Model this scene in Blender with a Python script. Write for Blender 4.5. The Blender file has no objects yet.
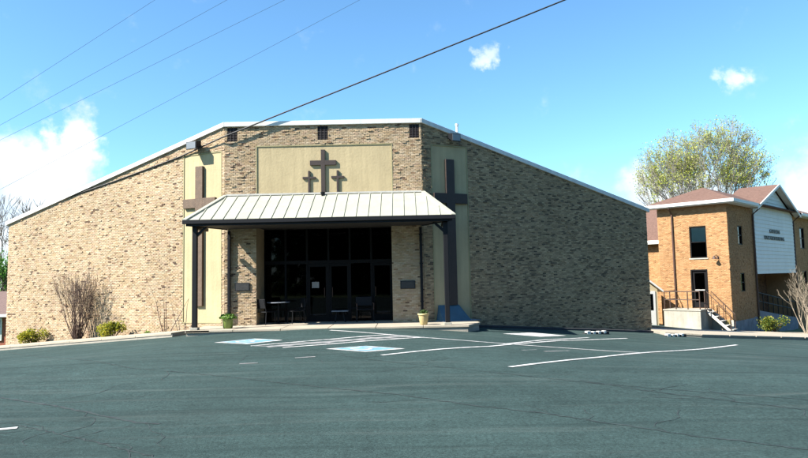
import bpy, math, random
import numpy as np
from mathutils import Vector, Matrix, Quaternion

R = math.radians
scene = bpy.context.scene
col = scene.collection

# ------------------------------------------------------------------ camera
cam_d = bpy.data.cameras.new('camera')
cam = bpy.data.objects.new('camera', cam_d); col.objects.link(cam)
cam_d.sensor_width = 36.0; cam_d.lens = 36.0 * 634.0 / 808.0
cam_d.clip_start = 0.1; cam_d.clip_end = 6000
cam.matrix_world = (Matrix.Translation((0, 0, 1.6)) @ Matrix.Rotation(R(94.5), 4, 'X')
                    @ Matrix.Rotation(R(-1.2), 4, 'Z'))
scene.camera = cam
scene.render.resolution_x = 1024; scene.render.resolution_y = 580

# ------------------------------------------------------------------ light
SUN_AZ, SUN_EL = 65.6, 41.0        # degrees left of straight behind the camera, and height
S = Vector((-math.sin(R(SUN_AZ)) * math.cos(R(SUN_EL)), -math.cos(R(SUN_AZ)) * math.cos(R(SUN_EL)), math.sin(R(SUN_EL))))
sd = bpy.data.lights.new('sun', 'SUN'); sd.energy = 5.0; sd.angle = R(0.53); sd.color = (1.0, 0.95, 0.86)
sun = bpy.data.objects.new('sun', sd); col.objects.link(sun)
sun.rotation_euler = S.to_track_quat('Z', 'Y').to_euler()
sun.location = (-40, -20, 40)

w = bpy.data.worlds.new('World'); scene.world = w; w.use_nodes = True
nt = w.node_tree; nt.nodes.clear()
def N(nt, typ, **kw):
    n = nt.nodes.new(typ)
    for k, v in kw.items():
        if k == 'op': n.operation = v
        elif hasattr(n, k): setattr(n, k, v)
    return n
def L(nt, a, b): nt.links.new(a, b)
def setin(n, **kw):
    for k, v in kw.items(): n.inputs[k.replace('_', ' ')].default_value = v
out = N(nt, 'ShaderNodeOutputWorld'); bg = N(nt, 'ShaderNodeBackground')
sky = N(nt, 'ShaderNodeTexSky', sky_type='NISHITA')
sky.sun_disc = False; sky.sun_elevation = R(SUN_EL); sky.sun_rotation = math.atan2(S.x, S.y) % (2 * math.pi)
sky.altitude = 300; sky.air_density = 1.0; sky.dust_density = 0.35; sky.ozone_density = 2.2
bg.inputs['Strength'].default_value = 0.060
tint = N(nt, 'ShaderNodeMix', data_type='RGBA', blend_type='MULTIPLY'); tint.inputs[0].default_value = 1
tint.inputs[7].default_value = (0.88, 1.28, 1.42, 1)
L(nt, sky.outputs[0], tint.inputs[6])
tc = N(nt, 'ShaderNodeTexCoord')
nz = N(nt, 'ShaderNodeTexNoise'); setin(nz, Scale=17.0, Detail=9.0, Roughness=0.58)
L(nt, tc.outputs['Generated'], nz.inputs['Vector'])
# cumulus: a few banks by direction, broken up by noise
banks = [((-0.452, 0.868, 0.213), 0.032, 1.0), ((-0.462, 0.869, 0.178), 0.036, 1.0), ((-0.475, 0.868, 0.150), 0.050, 1.0), ((-0.525, 0.842, 0.138), 0.062, 1.0),
         ((-0.50, 0.862, 0.10), 0.085, 1.0), ((-0.60, 0.79, 0.11), 0.085, 1.0), ((0.120, 0.936, 0.331), 0.017, .8), ((0.136, 0.934, 0.336), 0.017, .8), ((0.436, 0.857, 0.271), 0.016, .66), ((0.455, 0.848, 0.267), 0.017, .62),
         ((0.36, 0.925, 0.115), 0.045, .85), ((0.57, 0.815, 0.095), 0.075, .9), ((0.41, 0.907, 0.10), 0.06, .8), ((-0.535, 0.83, 0.19), 0.013, .62)]
wp = N(nt, 'ShaderNodeTexNoise'); setin(wp, Scale=26.0, Detail=6.0, Roughness=.62); L(nt, tc.outputs['Generated'], wp.inputs['Vector'])
wo = N(nt, 'ShaderNodeVectorMath', op='MULTIPLY_ADD'); wo.inputs[1].default_value = (.075, .075, .055); wo.inputs[2].default_value = (-.0375, -.0375, -.0275)
L(nt, wp.outputs['Color'], wo.inputs[0])
wv = N(nt, 'ShaderNodeVectorMath', op='ADD'); L(nt, tc.outputs['Generated'], wv.inputs[0]); L(nt, wo.outputs[0], wv.inputs[1])
acc = None
for c, rad, amp in banks:
    dn = N(nt, 'ShaderNodeVectorMath', op='DISTANCE'); dn.inputs[1].default_value = c
    L(nt, wv.outputs[0], dn.inputs[0])
    mr = N(nt, 'ShaderNodeMapRange', interpolation_type='SMOOTHSTEP'); mr.inputs[1].default_value = rad * 1.7; mr.inputs[2].default_value = rad * 0.25
    mr.inputs[3].default_value = 0; mr.inputs[4].default_value = amp
    L(nt, dn.outputs['Value'], mr.inputs[0])
    if acc is None: acc = mr.outputs[0]
    else:
        mx = N(nt, 'ShaderNodeMath', op='MAXIMUM'); L(nt, acc, mx.inputs[0]); L(nt, mr.outputs[0], mx.inputs[1]); acc = mx.outputs[0]
# thin general cloud near the horizon, all the way round
sep = N(nt, 'ShaderNodeSeparateXYZ'); L(nt, tc.outputs['Generated'], sep.inputs[0])
hz = N(nt, 'ShaderNodeMapRange', interpolation_type='SMOOTHSTEP'); hz.inputs[1].default_value = 0.17; hz.inputs[2].default_value = 0.0; hz.inputs[4].default_value = 0.50
L(nt, sep.outputs[2], hz.inputs[0])
mx = N(nt, 'ShaderNodeMath', op='MAXIMUM'); L(nt, acc, mx.inputs[0]); L(nt, hz.outputs[0], mx.inputs[1])
na = N(nt, 'ShaderNodeMath', op='MULTIPLY_ADD'); na.inputs[1].default_value = 1.5; na.inputs[2].default_value = -0.75
L(nt, nz.outputs[0], na.inputs[0])
ad = N(nt, 'ShaderNodeMath', op='ADD'); L(nt, mx.outputs[0], ad.inputs[0]); L(nt, na.outputs[0], ad.inputs[1])
cm = N(nt, 'ShaderNodeMapRange', interpolation_type='SMOOTHSTEP'); cm.inputs[1].default_value = 0.16; cm.inputs[2].default_value = 0.92; cm.inputs[4].default_value = 0.96
L(nt, ad.outputs[0], cm.inputs[0])
# cloud tone from a softer noise
nz2 = N(nt, 'ShaderNodeTexNoise'); setin(nz2, Scale=11.0, Detail=5.0); L(nt, tc.outputs['Generated'], nz2.inputs['Vector'])
cr = N(nt, 'ShaderNodeValToRGB'); cr.color_ramp.elements[0].position = .38; cr.color_ramp.elements[0].color = (4.6, 5.5, 6.4, 1)
cr.color_ramp.elements[1].position = .62; cr.color_ramp.elements[1].color = (6.9, 7.2, 7.4, 1)
L(nt, nz2.outputs[0], cr.inputs[0])
cmix = N(nt, 'ShaderNodeMix', data_type='RGBA')
L(nt, cm.outputs[0], cmix.inputs[0]); L(nt, tint.outputs[2], cmix.inputs[6]); L(nt, cr.outputs[0], cmix.inputs[7])
L(nt, cmix.outputs[2], bg.inputs['Color']); L(nt, bg.outputs[0], out.inputs[0])

scene.view_settings.view_transform = 'Standard'; scene.view_settings.look = 'None'
scene.view_settings.exposure = 1.70; scene.view_settings.gamma = 1.0
scene.view_settings.use_curve_mapping = False
scene.render.engine = 'CYCLES'

# ------------------------------------------------------------------ materials
MATS = {}
K = .72            # overall reflectance of everything in the place
def kk(c): return (c[0] * K, c[1] * K, c[2] * K)
def mat(name, base=(.5, .5, .5), rough=.7, metal=0.0, var=0.0, vscale=6.0, bump=0.0, bscale=60.0, attr=None, spec=.5, detail=5.0, streak=0.0):
    if name in MATS: return MATS[name]
    base = kk(base)
    m = bpy.data.materials.new(name); m.use_nodes = True; t = m.node_tree
    b = t.nodes['Principled BSDF']; b.inputs['Roughness'].default_value = rough; b.inputs['Metallic'].default_value = metal
    b.inputs['Specular IOR Level'].default_value = spec
    b.inputs['Base Color'].default_value = (*base, 1)
    co = N(t, 'ShaderNodeTexCoord')
    src = None
    if attr:
        a = N(t, 'ShaderNodeAttribute', attribute_name=attr); src = a.outputs['Color']
    if var > 0:
        n = N(t, 'ShaderNodeTexNoise'); setin(n, Scale=vscale, Detail=detail, Roughness=.6); L(t, co.outputs['Object'], n.inputs['Vector'])
        mr = N(t, 'ShaderNodeMapRange'); mr.inputs[1].default_value = .28; mr.inputs[2].default_value = .72
        mr.inputs[3].default_value = 1 - var; mr.inputs[4].default_value = 1 + var; L(t, n.outputs[0], mr.inputs[0])
        mu = N(t, 'ShaderNodeMix', data_type='RGBA', blend_type='MULTIPLY'); mu.inputs[0].default_value = 1
        mu.inputs[6].default_value = (*base, 1)
        if src: L(t, src, mu.inputs[6])
        L(t, mr.outputs[0], mu.inputs[7]); src = mu.outputs[2]
    if streak > 0:        # rain and dirt runs down the surface
        mp = N(t, 'ShaderNodeMapping'); mp.inputs['Scale'].default_value = (7, 7, .35); L(t, co.outputs['Object'], mp.inputs['Vector'])
        n = N(t, 'ShaderNodeTexNoise'); setin(n, Scale=1.0, Detail=6.0, Roughness=.65); L(t, mp.outputs[0], n.inputs['Vector'])
        mr = N(t, 'ShaderNodeMapRange'); mr.inputs[1].default_value = .35; mr.inputs[2].default_value = .62
        mr.inputs[3].default_value = 1 - streak; mr.inputs[4].default_value = 1.0; L(t, n.outputs[0], mr.inputs[0])
        mu = N(t, 'ShaderNodeMix', data_type='RGBA', blend_type='MULTIPLY'); mu.inputs[0].default_value = 1
        mu.inputs[6].default_value = (*base, 1)
        if src: L(t, src, mu.inputs[6])
        L(t, mr.outputs[0], mu.inputs[7]); src = mu.outputs[2]
    if src: L(t, src, b.inputs['Base Color'])
    if bump > 0:
        n = N(t, 'ShaderNodeTexNoise'); setin(n, Scale=bscale, Detail=4.0); L(t, co.outputs['Object'], n.inputs['Vector'])
        bp = N(t, 'ShaderNodeBump'); bp.inputs['Strength'].default_value = bump; bp.inputs['Distance'].default_value = .02
        L(t, n.outputs[0], bp.inputs['Height']); L(t, bp.outputs[0], b.inputs['Normal'])
    MATS[name] = m; return m

mat('brick', attr='tone', rough=.92, var=.15, vscale=.55, detail=8.0, bump=.5, bscale=55, spec=.2)
mat('mortar_tan', (.41, .32, .20), .95, var=.12, vscale=3, bump=.4, bscale=40, spec=.15)
mat('mortar_orange', (.39, .24, .12), .95, var=.12, vscale=3, bump=.4, bscale=40, spec=.15)
mat('stucco', (.53, .43, .255), .9, var=.10, vscale=1.1, bump=.32, bscale=12, spec=.2, streak=.13)
mat('stucco_trim', (.36, .32, .17), .8, var=.1, vscale=5)
mat('cross_wood', (.125, .078, .048), .75, var=.25, vscale=7, bump=.4, bscale=30)
mat('cross_metal', (.040, .024, .018), .6, var=.2, vscale=6)
mat('coping', (.78, .78, .75), .5, var=.08, vscale=2, streak=.16)
mat('roof_membrane', (.42, .41, .39), .85, var=.12, vscale=.8)
mat('canopy_sheet', (.43, .43, .345), .5, var=.09, vscale=1.6, streak=.10)
mat('black_metal', (.005, .0055, .008), .6, var=.2, vscale=4, spec=.25)
mat('vent_metal', (.030, .022, .024), .6, var=.25, vscale=9)
mat('frame_dark', (.004, .004, .005), .6, spec=.15)
mat('soffit_dark', (.025, .022, .02), .8)
mat('concrete', (.43, .375, .295), .9, var=.14, vscale=1.7, bump=.35, bscale=35, spec=.25)
mat('concrete_pale', (.45, .43, .36), .9, streak=.18, var=.2, vscale=1.2, bump=.35, bscale=25, spec=.25)
mat('kerb', (.34, .31, .26), .9, var=.2, vscale=2.5, bump=.4, bscale=40)
mat('mulch', (.11, .075, .045), .95, var=.35, vscale=9, bump=1.0, bscale=30)
mat('dark_strip', (.035, .036, .042), .95, var=.3, vscale=14, bump=1.0, bscale=60)
mat('grass', (.09, .14, .035), .95, var=.35, vscale=1.2, bump=.8, bscale=20)
mat('pot_green', (.20, .28, .06), .35, var=.2, vscale=6)
mat('pot_cream', (.60, .47, .22), .6, var=.12, vscale=6)
mat('soil', (.03, .02, .014), .95)
mat('bark', (.12, .095, .07), .9, var=.3, vscale=3)
mat('bark_grey', (.26, .235, .21), .9, var=.3, vscale=3)
mat('twig', (.105, .062, .046), .85, var=.3, vscale=8)
mat('twig_pale', (.36, .29, .21), .85, var=.25, vscale=8)
mat('shingle', (.165, .098, .076), .92, var=.22, vscale=9, bump=.5, bscale=30, spec=.2)
mat('shingle_brown', (.16, .10, .085), .92, var=.22, vscale=9, bump=.5, bscale=30)
mat('white_paint', (.74, .74, .70), .55, var=.05, vscale=2)
mat('siding', (.80, .81, .77), .6, var=.06, vscale=1.2, streak=.08)
mat('cream_siding', (.56, .46, .28), .7, var=.06, vscale=3)
mat('letter', (.02, .03, .04), .5)
mat('brown_metal', (.075, .035, .022), .6, var=.3, vscale=6)
mat('rust_rail', (.07, .038, .026), .7, var=.35, vscale=9)
mat('steel_pale', (.52, .50, .45), .55, var=.15, vscale=6)
mat('stone_grey', (.22, .24, .28), .9, var=.3, vscale=3, bump=.6, bscale=12)
mat('blind', (.62, .72, .64), .7)
mat('cable', (.012, .012, .014), .6)
mat('wire', (.05, .06, .07), .8, spec=.1)
mat('lamp_glass', (.22, .23, .24), .18)
mat('plaque', (.014, .014, .016), .4, var=.3, vscale=14)
mat('plaque_face', (.045, .042, .04), .4, var=.4, vscale=18)
mat('blue_cover', (.055, .125, .18), .7, var=.15, vscale=4)
mat('red_brick', (.34, .10, .055), .9, var=.3, vscale=9, bump=.4)
mat('paper', (.30, .30, .29), .8)
mat('yellow_box', (.50, .36, .12), .6)
mat('rubber', (.02, .02, .022), .8)
mat('interior', (.10, .09, .08), .9)
mat('pvc', (.78, .78, .76), .4)

def glass(name, tintc, tr):
    m = bpy.data.materials.new(name); m.use_nodes = True; t = m.node_tree; t.nodes.remove(t.nodes['Principled BSDF'])
    o = t.nodes['Material Output']; g_ = N(t, 'ShaderNodeBsdfGlossy'); g_.inputs['Roughness'].default_value = .03
    g_.inputs['Color'].default_value = (tr, tr, tr * 1.05, 1)
    tr_ = N(t, 'ShaderNodeBsdfTransparent'); tr_.inputs['Color'].default_value = (*tintc, 1)
    fr = N(t, 'ShaderNodeFresnel'); fr.inputs[0].default_value = 1.5
    mx_ = N(t, 'ShaderNodeMixShader'); L(t, fr.outputs[0], mx_.inputs[0]); L(t, tr_.outputs[0], mx_.inputs[1]); L(t, g_.outputs[0], mx_.inputs[2])
    L(t, mx_.outputs[0], o.inputs[0]); MATS[name] = m
glass('glass_dark', (.13, .13, .15), .32)
glass('glass', (.80, .86, .86), .14)

def leaf_mat(name, attr='tone'):
    m = bpy.data.materials.new(name); m.use_nodes = True; t = m.node_tree
    b = t.nodes['Principled BSDF']; b.inputs['Roughness'].default_value = .6; b.inputs['Specular IOR Level'].default_value = .25
    a = N(t, 'ShaderNodeAttribute', attribute_name=attr); L(t, a.outputs['Color'], b.inputs['Base Color'])
    tl = N(t, 'ShaderNodeBsdfTranslucent'); L(t, a.outputs['Color'], tl.inputs['Color'])
    mx_ = N(t, 'ShaderNodeMixShader'); mx_.inputs[0].default_value = .35
    L(t, b.outputs[0], mx_.inputs[1]); L(t, tl.outputs[0], mx_.inputs[2]); L(t, mx_.outputs[0], t.nodes['Material Output'].inputs[0])
    MATS[name] = m
leaf_mat('leaf')

def asphalt():
    m = bpy.data.materials.new('asphalt'); m.use_nodes = True; t = m.node_tree; b = t.nodes['Principled BSDF']
    co = N(t, 'ShaderNodeTexCoord'); P = co.outputs['Object']
    def noise(scale, detail=5, rough=.6, vec=P):
        n = N(t, 'ShaderNodeTexNoise'); setin(n, Scale=scale, Detail=detail, Roughness=rough); L(t, vec, n.inputs['Vector']); return n.outputs[0]
    def rng(v, a, b_, c, d):
        r = N(t, 'ShaderNodeMapRange'); r.inputs[1].default_value = a; r.inputs[2].default_value = b_; r.inputs[3].default_value = c; r.inputs[4].default_value = d
        L(t, v, r.inputs[0]); return r.outputs[0]
    def mul(c, f):
        x = N(t, 'ShaderNodeMix', data_type='RGBA', blend_type='MULTIPLY'); x.inputs[0].default_value = 1; L(t, c, x.inputs[6]); L(t, f, x.inputs[7]); return x.outputs[2]
    base = N(t, 'ShaderNodeRGB'); base.outputs[0].default_value = (.0295, .0500, .0478, 1)
    c = mul(base.outputs[0], rng(noise(.22, 6), .3, .7, .82, 1.18))          # broad patches of old and new seal coat
    c = mul(c, rng(noise(1.7, 7, .7), .3, .7, .86, 1.14))
    c = mul(c, rng(noise(9, 6, .8), .34, .66, .78, 1.24))
    c = mul(c, rng(noise(30, 4, .85), .34, .66, .55, 1.55))                    # aggregate
    def marks(rot, sc_, nscale, lo, hi, amt, seed, rag=.5):                   # long broken streaks: tyre tracks, sealer strokes, rubbed places
        q = N(t, 'ShaderNodeMapping'); q.inputs['Rotation'].default_value = (0, 0, R(rot)); q.inputs['Scale'].default_value = (*sc_, 1); q.inputs['Location'].default_value = (seed, seed * .7, 0)
        wn = N(t, 'ShaderNodeTexNoise'); setin(wn, Scale=.18, Detail=2.0); L(t, P, wn.inputs['Vector'])
        wa = N(t, 'ShaderNodeVectorMath', op='MULTIPLY_ADD'); wa.inputs[1].default_value = (1.2, 1.2, 0); L(t, wn.outputs['Color'], wa.inputs[0]); L(t, P, wa.inputs[2])
        L(t, wa.outputs[0], q.inputs['Vector'])
        v = noise(nscale, 4, .55, q.outputs[0])
        rg = N(t, 'ShaderNodeMath', op='MULTIPLY_ADD'); rg.inputs[1].default_value = .16 * rag; L(t, noise(16, 5, .8), rg.inputs[0]); L(t, v, rg.inputs[2])
        return rng(rg.outputs[0], lo + .08 * rag, hi + .08 * rag, 0, amt)
    def over(c_, f, colr):
        x = N(t, 'ShaderNodeMix', data_type='RGBA'); L(t, f, x.inputs[0]); L(t, c_, x.inputs[6]); x.inputs[7].default_value = (*colr, 1); return x.outputs[2]
    c = over(c, marks(36, (.10, 2.6), 1.0, .555, .66, .38, 3), (.016, .028, .027))
    c = over(c, marks(-28, (.09, 3.0), 1.0, .565, .67, .38, 11), (.017, .030, .029))
    c = over(c, marks(8, (.12, 2.4), 1.0, .59, .70, .30, 23), (.018, .031, .030))
    c = over(c, marks(-14, (.14, 2.2), 1.1, .56, .74, .36, 31, 1.0), (.085, .105, .098))
    c = over(c, marks(24, (.16, 2.0), 1.2, .57, .74, .38, 47, 1.0), (.095, .112, .104))
    c = over(c, rng(noise(1.1, 3, .5), .68, .76, 0, .45), (.013, .020, .020))          # old oil spots
    class _o: pass
    px = _o(); px.outputs = [None, None, c]
    # grit and specks
    vo = N(t, 'ShaderNodeTexVoronoi'); setin(vo, Scale=2.6); L(t, P, vo.inputs['Vector'])
    sp = rng(vo.outputs['Distance'], .022, .008, 0, .55)
    p2 = N(t, 'ShaderNodeMix', data_type='RGBA'); L(t, sp, p2.inputs[0]); L(t, px.outputs[2], p2.inputs[6]); p2.inputs[7].default_value = (.25, .24, .22, 1)
    L(t, p2.outputs[2], b.inputs['Base Color'])
    b.inputs['Roughness'].default_value = .88; b.inputs['Specular IOR Level'].default_value = .10
    bp = N(t, 'ShaderNodeBump'); bp.inputs['Strength'].default_value = .8; bp.inputs['Distance'].default_value = .015
    L(t, noise(50, 5, .8), bp.inputs['Height']); L(t, bp.outputs[0], b.inputs['Normal'])
    MATS['asphalt'] = m
asphalt()

def worn(name, colr, under, scale=5.0, lo=.36, hi=.56):
    colr, under = kk(colr), kk(under)
    m = bpy.data.materials.new(name); m.use_nodes = True; t = m.node_tree; b = t.nodes['Principled BSDF']; b.inputs['Roughness'].default_value = .8
    co = N(t, 'ShaderNodeTexCoord')
    n = N(t, 'ShaderNodeTexNoise'); setin(n, Scale=scale, Detail=8.0, Roughness=.7); L(t, co.outputs['Object'], n.inputs['Vector'])
    r = N(t, 'ShaderNodeMapRange'); r.inputs[1].default_value = lo; r.inputs[2].default_value = hi; L(t, n.outputs[0], r.inputs[0])
    x = N(t, 'ShaderNodeMix', data_type='RGBA'); L(t, r.outputs[0], x.inputs[0]); x.inputs[6].default_value = (*under, 1); x.inputs[7].default_value = (*colr, 1)
    L(t, x.outputs[2], b.inputs['Base Color']); MATS[name] = m
worn('line_white', (.66, .64, .63), (.24, .28, .28), 5, .34, .54)
worn('line_old', (.34, .32, .32), (.085, .12, .115), 3, .34, .62)
worn('isa_blue', (.055, .22, .50), (.20, .38, .56), 3, .36, .72)
worn('crack', (.009, .014, .014), (.034, .058, .055), 7, .34, .60)

# ------------------------------------------------------------------ mesh helpers
class MB:
    def __init__(s): s.v = []; s.f = []; s.c = []
    def add(s, vs, fs, c=None):
        o = len(s.v); s.v += [tuple(p) for p in vs]; s.f += [tuple(i + o for i in f) for f in fs]
        if c is not None: s.c += [c] * len(fs)
        return s
    def box(s, x0, x1, y0, y1, z0, z1, T=None, c=None):
        vs = [(x, y, z) for z in (z0, z1) for y in (y0, y1) for x in (x0, x1)]
        if T: vs = [T(*p) for p in vs]
        return s.add(vs, [(0, 2, 3, 1), (4, 5, 7, 6), (0, 1, 5, 4), (2, 6, 7, 3), (0, 4, 6, 2), (1, 3, 7, 5)], c)
    def prism(s, poly, z0, z1, T=None, c=None):            # poly: (x, y) ring; z0, z1 numbers or functions
        n = len(poly); f0 = z0 if callable(z0) else (lambda x, y: z0); f1 = z1 if callable(z1) else (lambda x, y: z1)
        vs = [(x, y, f0(x, y)) for x, y in poly] + [(x, y, f1(x, y)) for x, y in poly]
        if T: vs = [T(*p) for p in vs]
        return s.add(vs, [tuple(range(n))[::-1], tuple(range(n, 2 * n))] + [(i, (i + 1) % n, n + (i + 1) % n, n + i) for i in range(n)], c)
    def tube(s, pts, rad, n=6, c=None, cap=True):
        pts = [Vector(p) for p in pts]; rs = rad if isinstance(rad, (list, tuple)) else [rad] * len(pts)
        vs = []; prev = None
        for i, p in enumerate(pts):
            d = (pts[min(i + 1, len(pts) - 1)] - pts[max(i - 1, 0)])
            d = d.normalized() if d.length > 1e-9 else Vector((0, 0, 1))
            a = d.cross(Vector((0, 0, 1))) if abs(d.z) < .95 else d.cross(Vector((1, 0, 0)))
            a.normalize()
            b = d.cross(a)
            for k in range(n):
                t = 2 * math.pi * k / n
                vs.append(p + (a * math.cos(t) + b * math.sin(t)) * rs[i])
        fs = []
        for i in range(len(pts) - 1):
            for k in range(n): fs.append((i * n + k, i * n + (k + 1) % n, (i + 1) * n + (k + 1) % n, (i + 1) * n + k))
        if cap: fs += [tuple(range(n))[::-1], tuple(range((len(pts) - 1) * n, len(pts) * n))]
        return s.add(vs, fs, c)
    def lathe(s, prof, n=20, cx=0, cy=0, c=None):
        vs = []
        for r, z in prof:
            for k in range(n): vs.append((cx + r * math.cos(2 * math.pi * k / n), cy + r * math.sin(2 * math.pi * k / n), z))
        fs = [(i * n + k, i * n + (k + 1) % n, (i + 1) * n + (k + 1) % n, (i + 1) * n + k) for i in range(len(prof) - 1) for k in range(n)]
        fs += [tuple(range(n))[::-1], tuple(range((len(prof) - 1) * n, len(prof) * n))]
        return s.add(vs, fs, c)
    def obj(s, name, m, parent=None, smooth=False, bevel=0, loc=None):
        me = bpy.data.meshes.new(name); me.from_pydata(s.v, [], s.f); me.update()
        if s.c and len(s.c) == len(s.f):
            a = me.attributes.new('tone', 'FLOAT_COLOR', 'FACE')
            a.data.foreach_set('color', np.array([(*c, 1) for c in s.c], dtype=np.float32).ravel())
        me.materials.append(MATS[m])
        if smooth: me.polygons.foreach_set('use_smooth', [True] * len(me.polygons))
        o = bpy.data.objects.new(name, me); col.objects.link(o)
        if parent is not None: o.parent = parent
        if loc is not None: o.location = loc
        if bevel:
            b = o.modifiers.new('bevel', 'BEVEL'); b.width = bevel; b.segments = 2; b.limit_method = 'ANGLE'
        return o
def thing(name, label, cat, group=None, loc=(0, 0, 0), rz=0):
    o = bpy.data.objects.new(name, None); col.objects.link(o); o.location = loc; o.rotation_euler = (0, 0, rz); o.empty_display_size = .2
    o['label'] = label; o['category'] = cat
    if group: o['group'] = group
    return o
def tag(o, label, cat, group=None):
    o['label'] = label; o['category'] = cat
    if group: o['group'] = group
    return o
def struct(o, label=None):
    o['kind'] = 'structure'
    if label: o['label'] = label
    return o
def stuff(o): o['kind'] = 'stuff'; return o

class Frame:                                  # a wall plane: s along, d outward, z up
    def __init__(f, p, ang, out):             # ang: direction of s in the XY plane, out: +1/-1 side of the outward normal
        f.p = Vector((p[0], p[1], 0)); f.u = Vector((math.cos(ang), math.sin(ang), 0)); f.n = Vector((-f.u.y, f.u.x, 0)) * out
    def __call__(f, s, d, z): q = f.p + f.u * s + f.n * d; return (q.x, q.y, z)

TAN = ([(.51, .386, .245), (.54, .415, .275), (.485, .358, .22), (.52, .395, .265), (.465, .333, .20), (.51, .366, .25), (.55, .435, .30)],
       [(.17, .105, .07), (.12, .08, .06), (.25, .155, .095), (.34, .22, .135), (.40, .27, .17), (.36, .25, .16)], .06)
DARK_BROWN = ([(.20, .12, .075), (.24, .14, .085), (.17, .10, .065)], [(.10, .06, .045)], .2)  # porch back wall: the recess's shade is put into the brick colour
TAN_SHADED = ([(.52, .385, .23), (.44, .315, .19), (.39, .285, .175), (.48, .345, .21), (.34, .245, .15), (.42, .31, .185)], [(.22, .16, .105), (.14, .105, .075), (.27, .195, .125), (.30, .215, .14)], .22)  # right wing: same tan brick, its shade and raking-light speckle put into the tones
GOLD = ([(.46, .265, .125), (.49, .285, .14), (.435, .24, .11), (.47, .275, .135), (.41, .22, .10)],
        [(.34, .19, .09), (.40, .23, .11), (.30, .16, .08)], .07)
def brick_wall(name, fr, s0, s1, z0, ztop, openings, pal, mortar, parent, seed, proud=.16, thick=.25, bl=.15, bh=.055, end_pad=0.0):
    """a wall: mortar backing with real openings, faced with single bricks that stand proud by uneven amounts"""
    rnd = random.Random(seed); zt = ztop if callable(ztop) else (lambda s: ztop)
    cuts = sorted({s0, s1} | {min(max(a, s0), s1) for o in openings for a in o[:2]})
    m = MB()
    for a, b in zip(cuts, cuts[1:]):
        if b - a < 1e-6: continue
        spans = [(z0, None)]
        for (oa, ob, oz0, oz1) in sorted(openings, key=lambda q: q[2]):
            if oa < b - 1e-6 and ob > a + 1e-6:
                lo, _ = spans.pop(); spans += [(lo, oz0), (oz1, None)]
        for lo, hi in spans:
            ha, hb = (hi, hi) if hi is not None else (zt(a), zt(b))
            if max(ha, hb) <= lo + 1e-4: continue
            vs = [fr(a, 0, lo), fr(b, 0, lo), fr(b, 0, hb), fr(a, 0, ha), fr(a, -thick, lo), fr(b, -thick, lo), fr(b, -thick, hb), fr(a, -thick, ha)]
            m.add(vs, [(0, 1, 2, 3), (7, 6, 5, 4), (0, 4, 5, 1), (3, 2, 6, 7), (0, 3, 7, 4), (1, 5, 6, 2)])
    wall = m.obj(name, mortar, parent)
    bm = MB(); V = bm.v; F = bm.f; Cc = bm.c
    g = .011
    main, dark, pd = pal
    row = 0; z = z0
    while z < max(zt(s0), zt(s1)):
        za, zb = z + g / 2, z + bh - g / 2
        # clear runs of this course
        runs = [(s0 - end_pad, s1 + end_pad)]
        for (oa, ob, oz0, oz1) in openings:
            if oz0 < zb - .02 and oz1 > za + .02:
                nr = []
                for (a, b) in runs:
                    if ob <= a or oa >= b: nr.append((a, b)); continue
                    if oa > a: nr.append((a, oa))
                    if ob < b: nr.append((ob, b))
                runs = nr
        for (a, b) in runs:
            k = math.floor((a - s0) / bl) - 1
            p = s0 + k * bl + (bl / 2 if row % 2 else 0)
            while p < b:
                x0, x1 = max(p, a) + g / 2, min(p + bl, b) - g / 2; p += bl
                if x1 - x0 < .025: continue
                if min(zt(x0), zt(x1)) < zb - .03: continue
                r = rnd.random()
                d = .007 + .006 * rnd.random()
                if r < proud: d = .014 + .020 * rnd.random()
                elif r > .95: d = .002
                t = .0035
                ds = [d + rnd.uniform(-t, t) for _ in range(4)]
                jz = rnd.uniform(-.003, .003)
                o = len(V)
                for dd, (ss, zz) in zip(ds, ((x0, za), (x1, za), (x1, zb), (x0, zb))): V.append(fr(ss, max(dd, .001), zz + jz))
                for (ss, zz) in ((x0, za), (x1, za), (x1, zb), (x0, zb)): V.append(fr(ss, -.004, zz + jz))
                F += [(o, o + 1, o + 2, o + 3), (o, o + 4, o + 5, o + 1), (o + 1, o + 5, o + 6, o + 2), (o + 2, o + 6, o + 7, o + 3), (o + 3, o + 7, o + 4, o)]
                c = rnd.choice(dark) if rnd.random() < pd else rnd.choice(main)
                q = K * rnd.uniform(.88, 1.10); c = (c[0] * q, c[1] * q, c[2] * q)
                Cc += [c] * 5
        z += bh; row += 1
    o = stuff(bm.obj('bricks', 'brick', wall))
    return wall

# ------------------------------------------------------------------ ground
def G(x, y):
    ww = abs(x + 2.75) - 3.5
    ww = .5 * (ww + math.sqrt(ww * ww + .6)); ww = min(ww, 22.0)
    t = min(max((y - 6) / 14, 0), 1); t = t * t * (3 - 2 * t)
    t2 = min(max((y - 13) / 7, 0), 1); t2 = t2 * t2 * (3 - 2 * t2)
    e = min(max(-17 - x, 0), 14)
    return -.084 * ww * t + .1 * math.exp(-((x + 2.3) / 2.6) ** 2) * t2 - .1 * e * t
def axis(lo, hi, step, far, k=1.5):
    a = list(np.arange(lo, hi + 1e-6, step)); d = step
    while a[-1] < far: d *= k; a.append(a[-1] + d)
    d = step
    while a[0] > -far: d *= k; a.insert(0, a[0] - d)
    return a
def sheet(name, xs, ys, dz, m):
    b = MB(); nx = len(xs)
    b.v = [(x, y, G(x, y) + dz) for y in ys for x in xs]
    b.f = [(j * nx + i, j * nx + i + 1, (j + 1) * nx + i + 1, (j + 1) * nx + i) for j in range(len(ys) - 1) for i in range(nx - 1)]
    return struct(b.obj(name, m, smooth=True))
sheet('ground', axis(-40, 45, 1.5, 1800), axis(-10, 60, 1.5, 1800), -.06, 'grass')
lot = sheet('parking_lot', list(np.arange(-40, 40.01, .4)), list(np.arange(-14, 34.01, .4)), 0, 'asphalt')
lot['label'] = 'dark blue-green sealed asphalt parking lot'

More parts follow.
